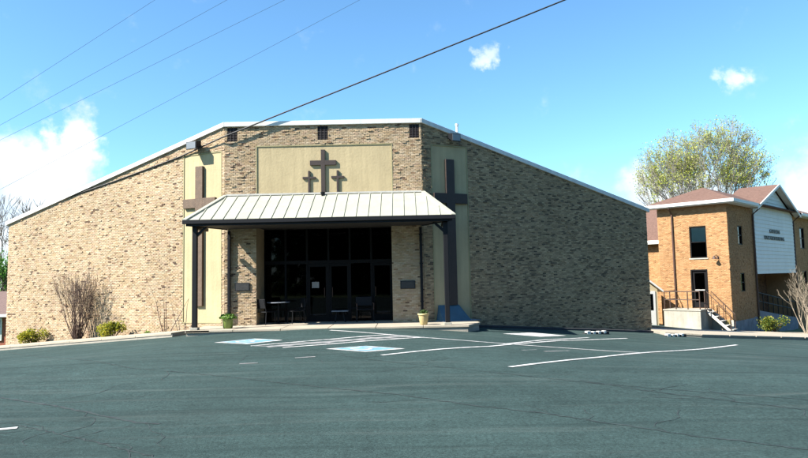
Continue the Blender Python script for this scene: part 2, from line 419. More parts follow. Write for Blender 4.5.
def strip(name, pts, wid, m, dz=.008, jit=0, seed=0, taper=False, step=.3):
    """painted or worn mark laid on the lot along a polyline"""
    rnd = random.Random(seed); P = [Vector((a, b)) for a, b in pts]; q = [P[0]]
    for a, b in zip(P, P[1:]):
        n = max(1, int((b - a).length / step)); q += [a.lerp(b, (i + 1) / n) for i in range(n)]
    b = MB()
    for i, p in enumerate(q):
        d = (q[min(i + 1, len(q) - 1)] - q[max(i - 1, 0)]).normalized(); nrm = Vector((-d.y, d.x))
        if jit: p = p + nrm * rnd.uniform(-jit, jit)
        hw = wid / 2 * (rnd.uniform(.35, 1.2) if jit else 1)
        if taper: hw *= max(.08, math.sin(math.pi * (i + .5) / len(q)))
        for s in (1, -1):
            e = p + nrm * hw * s; b.v.append((e.x, e.y, G(e.x, e.y) + dz))
        if i: k = 2 * i; b.f.append((k - 2, k - 1, k + 1, k))
    return b.obj(name, m, lot)
# stall lines
strip('painted_line', [(-2.3, 19.38), (.45, 17.37), (2.19, 16.76), (4.76, 15.95), (5.75, 15.72)], .11, 'line_white')
strip('painted_line', [(-.53, 13.59), (2.04, 15.66), (4.51, 18.9), (7.47, 21.7)], .11, 'line_white', .009)
strip('painted_line', [(2.5, 16.45), (4.1, 18.9), (5.95, 20.9)], .10, 'line_white', .010)
strip('painted_line', [(1.87, 11.67), (4.13, 13.79), (6.1, 16.09), (11.29, 21.92)], .11, 'line_white', .010)
# hatched access aisle
strip('painted_line', [(-3.85, 15.85), (-2.0, 16.85), (-.43, 18.1)], .10, 'line_white', .009)
strip('painted_line', [(-2.96, 15.3), (-1.88, 15.8), (.5, 17.42)], .10, 'line_white', .010)
for i in range(5):
    t = i / 4; a = Vector((-3.75, 15.8)).lerp(Vector((-.6, 17.95)), t); c = Vector((-3.1, 15.4)).lerp(Vector((.3, 17.3)), min(1, t + .1))
    strip('painted_line', [a, c], .11, 'line_old', .0065)
strip('painted_line', [(-3.4, 15.6), (-1.9, 16.35), (.1, 17.75)], .34, 'line_old', .005)
# short old dashes
strip('painted_line', [(-3.3, 12.66), (-2.95, 12.72)], .09, 'line_old'); strip('painted_line', [(-2.33, 13.41), (-1.93, 13.56)], .09, 'line_old')
strip('painted_line', [(-4.9, 7.16), (-4.45, 7.37)], .10, 'line_white')
strip('painted_line', [(3.2, 14.9), (3.9, 15.4)], .10, 'line_old', .005); strip('painted_line', [(2.7, 15.0), (3.1, 15.3)], .08, 'line_old', .005)
strip('painted_line', [(5.1, 15.25), (5.6, 15.35)], .10, 'line_old', .005)
# accessible-parking panels: white square, blue field, white wheelchair symbol
def poly_on_lot(name, pts, m, dz):
    b = MB(); b.v = [(x, y, G(x, y) + dz) for x, y in pts]; b.f = [tuple(range(len(pts)))]
    return b.obj(name, m, lot)
def bil(c, u, v):
    (a, b, d, e) = [Vector(p) for p in c]; p = a.lerp(b, u).lerp(e.lerp(d, u), v); return (p.x, p.y)
def isa(c, blue=True):
    def grid(name, u0, u1, v0, v1, m, dz, n=5):
        b = MB()
        for j in range(n + 1):
            for i in range(n + 1):
                x, y = bil(c, u0 + (u1 - u0) * i / n, v0 + (v1 - v0) * j / n); b.v.append((x, y, G(x, y) + dz))
        b.f = [(j * (n + 1) + i, j * (n + 1) + i + 1, (j + 1) * (n + 1) + i + 1, (j + 1) * (n + 1) + i) for j in range(n) for i in range(n)]
        return b.obj(name, m, lot)
    grid('painted_panel', 0, 1, 0, 1, 'line_white', .006)
    if not blue: return
    grid('painted_panel', .10, .90, .10, .90, 'isa_blue', .010)
    ring = [bil(c, .5 + .2 * math.cos(t), .42 + .2 * math.sin(t)) for t in [R(a) for a in range(150, 400, 25)]]
    strip('wheelchair_symbol', ring, .075, 'line_white', .014)
    strip('wheelchair_symbol', [bil(c, .44, .80), bil(c, .46, .52), bil(c, .64, .50), bil(c, .74, .28)], .09, 'line_white', .015)
    b = [bil(c, .44 + .055 * math.cos(R(a)), .83 + .055 * math.sin(R(a))) for a in range(0, 360, 40)]
    poly_on_lot('wheelchair_symbol', b, 'line_white', .016)
isa([(-5.13, 17.1), (-4.06, 16.34), (-3.27, 16.96), (-4.18, 17.68)])
isa([(-1.87, 14.91), (-.9, 14.24), (-.03, 14.75), (-.97, 15.38)])
isa([(3.06, 20.3), (4.21, 20.05), (5.3, 21.2), (4.23, 21.6)], False)
# sealed cracks and scuffs
CR = [[(-5.93, 9.39), (-4.62, 8.59), (-3.17, 7.51), (-2.85, 7.42)], [(-4.58, 7.54), (-3.87, 7.09), (-2.42, 6.08), (-1.9, 5.4)],
      [(-2.2, 10.33), (-1.16, 9.64), (-.1, 8.94), (.79, 8.16), (1.55, 7.6), (2.27, 6.93), (2.85, 6.35), (3.08, 6.22), (3.57, 5.81), (4.3, 5.1)],
      [(2.71, 10.1), (3.27, 9.08), (3.98, 8.23), (4.63, 7.49), (5.4, 6.7)], [(-13.0, 21.1), (-9, 16.2), (-5.36, 12.43), (-3.67, 11.4), (-2.2, 10.33)],
      [(-.33, 12.49), (1.58, 10.91), (2.89, 9.68), (5.04, 8.14)], [(-.33, 12.49), (-1.6, 13.9), (-4.6, 14.3)]]
rb_ = random.Random(3)
for i, c in enumerate(CR):                                  # hairline branches off the main cracks
    for k in range(5):
        j = rb_.randrange(len(c) - 1); f = rb_.random(); x = c[j][0] + (c[j + 1][0] - c[j][0]) * f; y = c[j][1] + (c[j + 1][1] - c[j][1]) * f
        a = rb_.uniform(0, 6.28); pts = [(x, y)]
        for q in range(rb_.randint(3, 7)): x += .22 * math.cos(a); y += .22 * math.sin(a); a += rb_.uniform(-.7, .7); pts.append((x, y))
        strip('crack', pts, .014, 'crack', .0035, .012, i * 9 + k, step=.07)
for i, c in enumerate(CR): strip('crack', c, (.055, .026, .038, .034, .024, .026, .018)[i], 'crack', .004, .022, i, step=.07)

# ------------------------------------------------------------------ church
YF = 22.0; XL, XR = -6.24, .67; ZT = 7.2
FL = Frame((XL, YF), R(180 - 23), +1)      # left wing: s runs left and back
FR_ = Frame((XR, YF), R(25), -1)           # right wing
FC = Frame((0, YF), 0, -1)                 # centre: s = world x
LL, RL = 11.13, 10.45; ZE = 4.33
church = thing('church', 'large tan brick church with two wings sloping down from a tall centre', 'church', loc=(-2.75, YF, 0))
church.location = (0, 0, 0)
ztL = lambda s: ZT - .05 - (ZT - ZE) * s / LL
ztR = lambda s: ZT - .05 - (ZT - ZE) * s / RL
brick_wall('wall', FL, 0, LL, -1.35, ztL, [(.13, 1.84, .2, 6.22)], TAN, 'mortar_tan', church, 1, proud=.11)
brick_wall('wall', FR_, 0, RL, -1.35, ztR, [(.36, 1.84, .13, 6.33)], TAN_SHADED, 'mortar_tan', church, 2, proud=.30)
OPX0, OPX1 = -5.14, -.44
VENTS = [(-6.15, -5.80), (-2.97, -2.61), (.26, .60)]
brick_wall('wall', FC, XL, XR, -.4, ZT - .05, [(OPX0, OPX1, -.4, 3.6), (-5.14, -.36, 4.2, 6.36)] + [(a, b, 6.54, 7.05) for a, b in VENTS], TAN, 'mortar_tan', church, 3, proud=.17)
# side and rear walls, roof, interior shell
eL = FL(LL, -.02, 0); eR = FR_(RL, -.02, 0); bL = (-5.0, 35.0); bR = (-.5, 35.0)
for (a, b) in ((eR, bR), (bR, bL), (bL, eL)):
    m = MB(); p, q = Vector((a[0], a[1])), Vector((b[0], b[1])); u = (q - p).normalized(); n = Vector((-u.y, u.x)) * .12; p = p + u * .22; q = q - u * .22
    m.prism([(p.x, p.y), (q.x, q.y), (q.x + n.x, q.y + n.y), (p.x + n.x, p.y + n.y)], -2, ZE - .03); m.obj('wall', 'mortar_tan', church)
m = MB(); i = .12
m.add([FL(0, -i, ZT - .02), FL(LL, -i, ZE - .02), (bL[0], bL[1], ZE - .02), (-4.2, 35, ZT - .02)], [(0, 1, 2, 3)])
m.add([FR_(0, -i, ZT - .02), (-1.3, 35, ZT - .02), (bR[0], bR[1], ZE - .02), FR_(RL, -i, ZE - .02)], [(0, 1, 2, 3)])
m.add([FL(0, -i, ZT - .02), (-4.2, 35, ZT - .02), (-1.3, 35, ZT - .02), FR_(0, -i, ZT - .02)], [(0, 1, 2, 3)])
m.add([(bL[0], bL[1], ZE - .02), (bR[0], bR[1], ZE - .02), (-1.3, 35, ZT - .02), (-4.2, 35, ZT - .02)], [(0, 1, 2, 3)])
roof = m.obj('roof', 'roof_membrane', church)
m = MB(); m.prism([(-5.2, 23.5), (-.4, 23.5), (-.8, 34.5), (-4.8, 34.5)], -.2, .1); m.obj('floor', 'interior', church)
m = MB(); m.box(-7, 2, 29, 29.2, .1, 4.2); m.obj('inner_wall', 'interior', church)
m = MB(); m.box(-7, 2, 23.2, 29, 3.75, 3.85); m.obj('inner_ceiling', 'interior', church)
# coping along the three rooflines
def coping(fr, s0, z0, s1, z1, e0=0, e1=0):
    m = MB(); vs = []
    dz = (z1 - z0) / (s1 - s0)
    for (s, z) in ((s0 - e0, z0 - dz * e0), (s1 + e1, z1 + dz * e1)):
        for d, h in ((.085, -.16), (.085, 0), (-.34, 0), (-.34, -.16)): vs.append(fr(s, d, z + h + .02))
    m.add(vs, [(0, 1, 2, 3), (7, 6, 5, 4), (0, 4, 5, 1), (1, 5, 6, 2), (2, 6, 7, 3), (3, 7, 4, 0)])
    return m.obj('coping', 'coping', church, bevel=.008)
coping(FL, 0, ZT + .003, LL, ZE + .003, .015, .12); coping(FR_, 0, ZT + .003, RL, ZE + .003, .015, .12); coping(FC, XL, ZT, XR, ZT, .0, .0)
# plaster panels with a thin trim round each
def panel(fr, s0, s1, z0, z1):
    m = MB(); m.box(s0 + .02, s1 - .02, -.06, -.004, z0 + .02, z1 - .02, fr); p = m.obj('plaster_panel', 'stucco', church)
    for a, b, c, d in ((s0, s0 + .03, z0, z1), (s1 - .03, s1, z0, z1), (s0 + .031, s1 - .031, z0, z0 + .03), (s0 + .031, s1 - .031, z1 - .03, z1)):
        m = MB(); m.box(a, b, -.07, .02, c, d, fr); m.obj('trim', 'stucco_trim', p)
    return p
panel(FL, .13, 1.84, .2, 6.22); panel(FR_, .36, 1.84, .13, 6.33); panel(FC, -5.14, -.36, 4.2, 6.36)
# dark slatted vents under the coping
for a, b in VENTS:
    m = MB(); m.box(a + .004, b - .004, -.12, -.07, 6.545, 7.045, FC); v = m.obj('vent', 'vent_metal', church)
    for k in range(9):
        m = MB(); z = 6.56 + k * .053; m.add([FC(a + .01, .004, z), FC(b - .01, .004, z), FC(b - .01, -.06, z + .05), FC(a + .01, -.06, z + .05),
                                              FC(a + .01, .004, z + .012), FC(b - .01, .004, z + .012), FC(b - .01, -.06, z + .062), FC(a + .01, -.06, z + .062)],
                                             [(0, 1, 2, 3), (7, 6, 5, 4), (0, 4, 5, 1), (1, 5, 6, 2), (2, 6, 7, 3), (3, 7, 4, 0)]); m.obj('slat', 'vent_metal', v)
    for t in (.33, .66):
        m = MB(); x = a + (b - a) * t; m.box(x - .008, x + .008, .006, .014, 6.55, 7.04, FC); m.obj('divider', 'vent_metal', v)
# recessed entrance: returns, header, glazed front of six bays
YG = 23.25
for x0, x1 in ((OPX0 - .2, OPX0), (OPX1, OPX1 + .2)):
    m = MB(); m.box(x0 + .002, x1 - .002, YF + .26, YG + .1, 0, 3.6); m.obj('wall', 'mortar_tan', church)
m = MB(); m.box(OPX0 - .1, OPX1 + .1, YF + .26, YG + .3, 3.5, 3.62); m.obj('recess_ceiling', 'soffit_dark', church)
bw = (OPX1 - OPX0) / 6
for i in range(7):
    x = OPX0 + bw * i; m = MB(); m.box(max(x - .035, OPX0 + .001), min(x + .035, OPX1 - .001), YG - .05, YG + .06, .12, 3.499); m.obj('mullion', 'frame_dark', church)
m = MB(); m.box(OPX0 + .001, OPX1 - .001, YG - .055, YG + .065, 2.22, 2.34); m.obj('transom_bar', 'frame_dark', church)
for i in range(6):
    x0, x1 = OPX0 + bw * i + .036, OPX0 + bw * (i + 1) - .036
    m = MB(); m.box(x0, x1, YG - .006, YG + .006, 2.342, 3.498); m.obj('pane', 'glass_dark', church)
    if i in (2, 3, 5):
        d = MB()
        for a, b, c, e in ((x0, x0 + .07, .125, 2.215), (x1 - .07, x1, .125, 2.215), (x0 + .07, x1 - .07, .125, .35), (x0 + .07, x1 - .07, 2.11, 2.215)): d.box(a, b, YG - .03, YG + .03, c, e)
        do = d.obj('door', 'frame_dark', church)
        m = MB(); m.box(x0 + .072, x1 - .072, YG - .005, YG + .005, .352, 2.108); m.obj('pane', 'glass_dark', do)
        hx = x1 - .11 if i == 2 else x0 + .11
        m = MB(); m.tube([(hx, YG - .04, 1.0), (hx, YG - .09, 1.02), (hx, YG - .09, 1.33), (hx, YG - .04, 1.35)], .013); m.obj('handle', 'brown_metal', do)
        m = MB(); m.box(x0 + .07, x1 - .07, YG + .03, YG + .07, .98, 1.04); m.obj('push_bar', 'steel_pale', do)
    else:
        m = MB(); m.box(x0, x1, YG - .006, YG + .006, .13, 2.218); m.obj('pane', 'glass_dark', church)
        m = MB(); m.box(x0, x1, YG - .04, YG + .04, .55, .61); m.obj('rail', 'frame_dark', church)
m = MB(); m.box(-3.40, -3.14, YG - .04, YG - .032, 1.34, 1.56)
tag(m.obj('door_notice', 'paper'), 'white paper notice taped inside the dark glass entrance door', 'notice')
# downspouts
for x in (-6.07, .57):
    m = MB(); m.box(x - .045, x + .045, YF - .13, YF - .03, .13, 3.37); d = m.obj('downspout', 'black_metal', church, bevel=.01)
    for z in (.8, 2.1, 3.1):
        m = MB(); m.box(x - .06, x + .06, YF - .136, YF - .02, z, z + .04); m.obj('strap', 'black_metal', d)
# pipe on the roof
m = MB(); p = FR_(1.75, -.5, 0); m.tube([(p[0], p[1], 6.5), (p[0], p[1], 7.22)], .045, 10); vp = m.obj('vent_pipe', 'pvc', church, smooth=False)
m = MB(); m.tube([(p[0], p[1], 7.221), (p[0], p[1], 7.30)], .062, 10); m.obj('cap', 'pvc', vp)

# wall crosses
def cross(name, fr, sc, hw, z0, z1, a0, a1, za, zb, d0, d1, m_, label, group=None):
    t = thing(name, label, 'cross', group, fr(sc, 0, z0)); t.rotation_euler = (0, 0, 0); ix, iy, iz = fr(sc, 0, z0)
    T = lambda s, d, z: (lambda q: (q[0] - ix, q[1] - iy, q[2] - iz))(fr(s, d, z))
    m = MB(); m.box(sc - hw, sc + hw, d0, d1, z0, z1, T); m.obj('upright', m_, t, bevel=.006)
    for a, b in ((a0, sc - hw), (sc + hw, a1)):
        m = MB(); m.box(a, b, d0, d1, za, zb, T); m.obj('arm', m_, t, bevel=.006)
cross('wall_cross', FL, 1.07, .16, .8, 5.75, .36, 1.78, 4.27, 4.60, 0, .10, 'cross_wood', 'tall brown wooden cross on the sunlit plaster panel of the left wing')
cross('wall_cross', FR_, 1.08, .17, .66, 5.82, .42, 1.76, 4.24, 4.60, 0, .10, 'cross_metal', 'tall dark cross on the shaded plaster panel of the right wing')
cross('wall_cross', FC, -2.79, .072, 4.62, 6.18, -3.25, -2.33, 5.63, 5.80, .0, .06, 'cross_metal', 'largest of the three dark crosses above the canopy, in the middle')
cross('wall_cross', FC, -3.285, .035, 4.66, 5.44, -3.51, -3.06, 5.15, 5.23, .0, .05, 'cross_metal', 'small dark cross to the left of the large cross above the canopy')
cross('wall_cross', FC, -2.285, .035, 4.65, 5.44, -2.51, -2.06, 5.16, 5.24, .0, .05, 'cross_metal', 'small dark cross to the right of the large cross above the canopy')

# floodlights
def flood(fr, s, z, label, w_=.42, h_=.27):
    t = thing('floodlight', label, 'floodlight', 'floodlights above the plaster panels', fr(s, 0, z)); ix, iy, iz = fr(s, 0, z)
    T = lambda a, d, zz: (lambda q: (q[0] - ix, q[1] - iy, q[2] - iz))(fr(s + a, d, z + zz))
    m = MB(); m.box(-.06, .06, .02, .10, -.09, .05, T); m.obj('mount', 'black_metal', t)
    m = MB(); m.tube([T(0, .10, -.02), T(0, .20, .0)], .025, 8); m.obj('arm', 'black_metal', t)
    m = MB()
    vs = [T(a * w_ / 2, d, zz) for (d, z0, z1) in ((.18, -.06, .12), (.44, -.22, .07)) for zz in (z0, z1) for a in (-1, 1)]
    m.add(vs, [(0, 1, 3, 2), (0, 4, 5, 1), (2, 3, 7, 6), (0, 2, 6, 4), (1, 5, 7, 3), (4, 6, 7, 5)]); h = m.obj('housing', 'black_metal', t, bevel=.012)
    m = MB(); vs = [T(a * w_ * .43, .446 + k, zz) for k in (0, .008) for zz in (-.19, .045) for a in (-1, 1)]
    m.add(vs, [(0, 1, 3, 2), (4, 6, 7, 5), (0, 4, 5, 1), (2, 3, 7, 6), (0, 2, 6, 4), (1, 5, 7, 3)]); m.obj('lens', 'lamp_glass', h)
flood(FL, 1.12, 6.52, 'black floodlight with pale lens above the cross panel of the sunlit left wing', .46)
flood(FR_, 1.17, 6.62, 'black floodlight above the cross panel of the shaded right wing', .36)
t = thing('spotlight', 'small dark spotlight on the canopy roof at the foot of the middle cross', 'spotlight', loc=(-2.81, 21.86, 4.50))
m = MB(); m.box(-.03, .03, -.03, .03, .0, .05); m.obj('mount', 'black_metal', t)
m = MB(); m.lathe([(.035, .05), (.055, .10), (.065, .17)], 10); m.obj('housing', 'black_metal', t)
m = MB(); m.box(-.16, .16, -.012, .012, .0, .03); m.obj('bar', 'black_metal', t)
# plaques
for x, z, lb in ((-5.62, 1.44, 'dark wall plaque on the brick pier left of the entrance, beside the sunlit strip'), (.09, 1.40, 'dark wall plaque on the shaded brick pier right of the entrance')):
    t = thing('wall_plaque', lb, 'plaque', 'dark plaques beside the entrance', (x, YF - .014, z))
    m = MB(); m.box(-.255, .255, -.035, -.005, -.14, .14); m.obj('board', 'plaque', t, bevel=.006)
    m = MB(); m.box(-.225, .225, -.042, -.0355, -.11, .11); m.obj('face', 'plaque_face', t)

# ------------------------------------------------------------------ entrance canopy
CX0, CX1, CYF, CZF = -6.94, 1.54, 20.15, 3.60
BX0, BX1, CYB, CZB = -6.17, .64, YF - .02, 4.58
can = thing('entrance_canopy', 'pale standing-seam metal canopy on black posts over the church entrance', 'canopy')
def yb(x):
    if x < BX0: return CYF + (CYB - CYF) * (x - CX0) / (BX0 - CX0)
    if x > BX1: return CYF + (CYB - CYF) * (CX1 - x) / (CX1 - BX1)
    return CYB
zr = lambda x, y: CZF + (CZB - CZF) * (y - CYF) / (CYB - CYF)
npan = 22; pw = (CX1 - CX0) / npan
for i in range(npan):
    a, b = CX0 + i * pw + .004, CX0 + (i + 1) * pw - .004
    xs = [a] + [x for x in (BX0, BX1) if a < x < b] + [b]
    poly = [(a, CYF - .06), (b, CYF - .06)] + [(x, max(yb(x), CYF - .05)) for x in reversed(xs)]
    m = MB(); m.prism(poly, zr, lambda x, y: zr(x, y) + .02); p = m.obj('roof_panel', 'canopy_sheet', can)
    if i:
        m = MB(); x = a - .004; m.prism([(x - .014, CYF - .058), (x + .014, CYF - .058), (x + .014, yb(x)), (x - .014, yb(x))], lambda x, y: zr(x, y) + .021, lambda x, y: zr(x, y) + .046); m.obj('seam', 'canopy_sheet', p)
for (xa, ya, xb, yb_) in ((CX0, CYF, BX0, CYB), (CX1, CYF, BX1, CYB)):           # raking edge trims, closed sides
    s = -1 if xa < -3 else 1
    m = MB(); m.prism([(xa + .11 * s, ya - .06), (xa - .02 * s, ya - .06), (xb - .02 * s, yb_), (xb + .11 * s, yb_)][::(1 if s > 0 else -1)], lambda x, y: zr(x, y) - .02, lambda x, y: zr(x, y) + .075); m.obj('edge_trim', 'canopy_sheet', can)
    m = MB(); m.prism([(xa, ya + .02), (xa - .03 * s, ya + .02), (xb - .03 * s, yb_ - .002), (xb, yb_ - .002)][::(1 if s > 0 else -1)], 3.42, lambda x, y: zr(x, y) - .022); m.obj('side_panel', 'black_metal', can)
m = MB(); m.box(CX0 - .10, CX1 + .10, CYF - .13, CYF - .062, 3.475, 3.61); m.obj('gutter', 'black_metal', can, bevel=.012)
m = MB(); m.box(CX0 + .0, CX1 - .0, CYF - .058, CYF + .018, 3.415, 3.585); m.obj('fascia', 'black_metal', can)
m = MB(); m.prism([(CX0 + .04, CYF + .03), (CX1 - .04, CYF + .03), (BX1 - .04, CYB - .01), (BX0 + .04, CYB - .01)], 3.45, 3.47); m.obj('soffit', 'soffit_dark', can)
m = MB(); m.box(BX0, BX1, CYB - .04, CYB + .005, CZB + .03, CZB + .09); m.obj('wall_flashing', 'steel_pale', can)
for x, s in ((-6.72, 1), (1.33, -1)):
    y = 20.33
    m = MB(); m.box(x - .075, x + .075, y - .075, y + .075, .20, 3.414); p = m.obj('post', 'black_metal', can, bevel=.012)
    m = MB(); m.box(x - .12, x + .12, y - .12, y + .12, .121, .199); m.obj('base_block', 'concrete_pale', p, bevel=.01)
    m = MB(); m.prism([(0, 0), (.34, .32), (.34, .22 + .1), (.24, .32), (0, .12)], -.045, .045, lambda a, b, c: (x + s * (.076 + a), y + c, 3.08 + b)); m.obj('brace', 'black_metal', p)
    # beam from post to wall
    m = MB(); m.box(x - .07, x + .07, y + .1, 21.5, 3.34, 3.445); m.obj('side_beam', 'black_metal', can)

# ------------------------------------------------------------------ entrance walk, side walk, beds
ew = MB(); ew.prism([(-6.93, 20.16), (1.95, 20.16), (2.42, 21.2), (2.30, 22.5), (XR, YF - .08), (XL, YF - .08), (-6.9, 22.1)], -.6, .07)
ewo = struct(ew.obj('entrance_walk', 'kerb'))
xs = [-6.95, -5.45, -3.95, -2.45, -.95, .55]
for a, b in zip(xs, xs[1:]):
    m = MB(); m.box(a + .008, b - .008, 20.12, 21.955, .05, .12); m.obj('slab', 'concrete', ewo, bevel=.01)
m = MB(); m.prism([(.558, 20.12), (1.98, 20.12), (2.46, 21.2), (2.35, 22.62), (.68, 21.955), (.558, 21.955)], .05, .12); m.obj('slab', 'concrete', ewo, bevel=.01)
m = MB(); m.prism([(-6.958, 20.12), (-6.958, 22.24), (-6.45, 22.04), (-6.30, 21.955), (-6.2, 21.955), (-6.2, 20.12)], .045, .118); m.obj('slab', 'concrete', ewo)
m = MB(); m.box(OPX0 + .004, OPX1 - .004, 21.965, YG + .2, .0, .122); m.obj('slab', 'concrete', ewo)
# left walk along the wing with kerb
def wing_strip(fr, s0, s1, d0, d1, up, low, name, m_, parent=None, n=1, gap=0):
    b = MB()
    for k in range(n):
        a, c = s0 + (s1 - s0) * k / n, s0 + (s1 - s0) * (k + 1) / n
        q = [fr(a, d0, 0), fr(c - gap, d0, 0), fr(c - gap, d1, 0), fr(a, d1, 0)]
        vs = [(x, y, G(x, y) + low) for x, y, _ in q] + [(x, y, G(x, y) + up) for x, y, _ in q]
        b.add(vs, [(3, 2, 1, 0), (4, 5, 6, 7), (0, 1, 5, 4), (1, 2, 6, 5), (2, 3, 7, 6), (3, 0, 4, 7)])
    return b.obj(name, m_, parent)
lwo = struct(wing_strip(FL, .75, 16.0, .72, 1.68, .09, -.5, 'side_walk', 'kerb', n=14))
k = .78
while k < 15.9:
    wing_strip(FL, k, k + 1.52, .70, 1.70, .135, .08, 'slab', 'concrete', lwo, n=3); k += 1.535
struct(wing_strip(FL, .70, 11.2, .02, .69, .09, -.3, 'planting_bed', 'mulch', n=12))
struct(wing_strip(FR_, 1.9, 10.6, .03, .42, .07, -.3, 'foot_strip', 'dark_strip', n=10))  # low dark strip along the foot of the right wing
# right walk in front of the second building
rw = [(10.0, 24.75), (11.4, 24.75), (17.07, 27.5), (24.0, 31.2), (34.0, 36.6)]; rb = [(10.0, 27.2), (11.2, 27.6), (15.6, 29.6), (22.6, 33.6), (32.4, 39.2)]
def lerp2(pl, t):
    n = len(pl) - 1; i = min(int(t * n), n - 1); f = t * n - i; return (pl[i][0] + (pl[i + 1][0] - pl[i][0]) * f, pl[i][1] + (pl[i + 1][1] - pl[i][1]) * f)
def quadslab(name, ta, tb, u0, u1, up, low, m_, parent=None):
    b = MB(); q = []
    for t, u in ((ta, u0), (tb, u0), (tb, u1), (ta, u1)):
        p, r = lerp2(rw, t), lerp2(rb, t); q.append((p[0] + (r[0] - p[0]) * u, p[1] + (r[1] - p[1]) * u))
    vs = [(x, y, G(x, y) + low) for x, y in q] + [(x, y, G(x, y) + up) for x, y in q]
    b.add(vs, [(3, 2, 1, 0), (4, 5, 6, 7), (0, 1, 5, 4), (1, 2, 6, 5), (2, 3, 7, 6), (3, 0, 4, 7)]); return b.obj(name, m_, parent)
rwo = struct(quadslab('front_walk', 0, .249, .0, 1, .08, -.5, 'kerb'))
for i in range(1, 4): struct(quadslab('front_walk', .25 * i, .25 * (i + 1) - .001, .0, 1, .08, -.5, 'kerb'))
for i in range(16):
    quadslab('slab', i / 16 + .001, (i + 1) / 16 - .001, -.01, .995, .125, .07, 'concrete', rwo)

# blue sloping cover at the foot of the right-hand panel
t = thing('sloping_cover', 'blue sloping cover leaning at the foot of the right wing cross panel', 'cover')
T = FR_
m = MB(); m.add([T(.50, .03, .66), T(1.32, .03, .66), T(1.50, .55, .14), T(.42, .55, .14), T(.42, .03, .12), T(1.50, .03, .12)], [(0, 1, 2, 3), (0, 3, 4), (1, 5, 2), (3, 2, 5, 4), (0, 4, 5, 1)]); m.obj('panel', 'blue_cover', t)
m = MB(); m.box(.36, 1.85, .03, .62, .121, .139, T); m.obj('plinth', 'stone_grey', t)

# ------------------------------------------------------------------ furniture under the canopy
def chair(x, y, rz, label, arm=False, w_=.44):
    t = thing('patio_chair', label, 'chair', 'dark metal chairs at the entrance', (x, y, .122), rz)
    m = MB(); m.box(-w_ / 2, w_ / 2, -.22, .22, .42, .45); m.obj('seat', 'black_metal', t, bevel=.01)
    m = MB(); m.box(-w_ / 2, w_ / 2, .20, .225, .56, .88, lambda a, b, c: (a, b + (c - .45) * .15, c)); m.obj('backrest', 'black_metal', t, bevel=.01)
    for sx in (-1, 1):
        m = MB(); m.tube([(sx * w_ / 2, -.2, .42), (sx * (w_ / 2 + .02), -.23, 0)], .014, 8); m.obj('leg', 'black_metal', t)
        m = MB(); m.tube([(sx * w_ / 2, .33, .86), (sx * w_ / 2, .21, .43), (sx * (w_ / 2 + .02), .27, 0)], .014, 8); m.obj('leg', 'black_metal', t)
        if arm:
            m = MB(); m.tube([(sx * (w_ / 2 + .01), -.21, .43), (sx * (w_ / 2 + .02), -.23, .64), (sx * (w_ / 2 + .02), .23, .66)], .016, 8); m.obj('armrest', 'brown_metal', t)
t = thing('bistro_table', 'round dark pedestal table under the canopy by the left chairs', 'table', None, (-4.50, 22.55, .122))
m = MB(); m.lathe([(.38, .73), (.40, .735), (.40, .755), (.38, .76)], 28); m.obj('table_top', 'stone_grey', t)
m = MB(); m.lathe([(.03, .03), (.03, .73)], 10); m.obj('pedestal', 'black_metal', t)
m = MB(); m.lathe([(.24, 0), (.24, .012), (.05, .035)], 20); m.obj('base', 'black_metal', t)
chair(-4.88, 22.25, R(150), 'dark metal chair on the left of the round table at the entrance')
chair(-3.86, 22.45, R(-60), 'dark metal chair on the right of the round table at the entrance')
chair(-1.44, 22.55, R(8), 'dark armchair with pale arms right of the entrance doors', True, .56)
t = thing('side_table', 'low dark table with a pale top in front of the entrance glass', 'table', None, (-2.32, 22.6, .122))
m = MB(); m.box(-.29, .29, -.2, .2, .38, .415); m.obj('table_top', 'stone_grey', t, bevel=.008)
for sx in (-1, 1):
    for sy in (-1, 1):
        m = MB(); m.tube([(sx * .1, sy * .06, .38), (sx * .18, sy * .15, 0)], .014, 8); m.obj('leg', 'black_metal', t)

# ------------------------------------------------------------------ plants
def leafcloud(n, fn, size, pal, seed, up=.5):
    rnd = random.Random(seed); b = MB()
    for i in range(n):
        p = Vector(fn(rnd)); s = size * rnd.uniform(.55, 1.3)
        d = Vector((rnd.gauss(0, 1), rnd.gauss(0, 1), rnd.gauss(up, .8))).normalized()
        a = d.orthogonal().normalized(); a = Quaternion(d, rnd.uniform(0, 6.28)) @ a; c = d.cross(a)
        b.add([p - a * s * .5, p + c * s * .28 + d * s * .08, p + a * s * .5, p - c * s * .28 + d * s * .08], [(0, 1, 2, 3)], kk(rnd.choice(pal)))
    return b
def planter(x, y, m_, label, pal, h, r0, r1, spread, ph, n, seed):
    t = thing('flower_pot', label, 'planter', None, (x, y, .122))
    m = MB(); m.lathe([(r0 * .8, 0), (r0, .02), (r1 * .92, h * .75), (r1, h * .86), (r1 * 1.1, h * .88), (r1 * 1.1, h), (r1 * .95, h), (r1 * .93, h * .9)], 26); m.obj('pot', m_, t, smooth=True)
    m = MB(); m.lathe([(r1 * .9, h * .88), (r1 * .9, h * .9)], 18); m.obj('soil', 'soil', t)
    def fn(r):
        a = r.uniform(0, 6.28); q = spread * math.sqrt(r.random()); return (q * math.cos(a), q * math.sin(a), h * .9 + ph * r.random() * (1.1 - q / spread * .6) - (.05 if q > spread * .8 else 0))
    leafcloud(n, fn, .075, pal, seed).obj('plant', 'leaf', t)
planter(-5.78, 20.75, 'pot_green', 'green glazed pot with a low pale green plant at the left of the entrance', [(.20, .36, .06), (.28, .44, .09), (.14, .28, .05)], .40, .15, .20, .27, .12, 420, 4)
planter(.57, 20.55, 'pot_cream', 'cream flower pot with a small dark plant by the right downspout', [(.05, .11, .03), (.08, .15, .04), (.11, .17, .05)], .36, .12, .17, .15, .16, 220, 5)

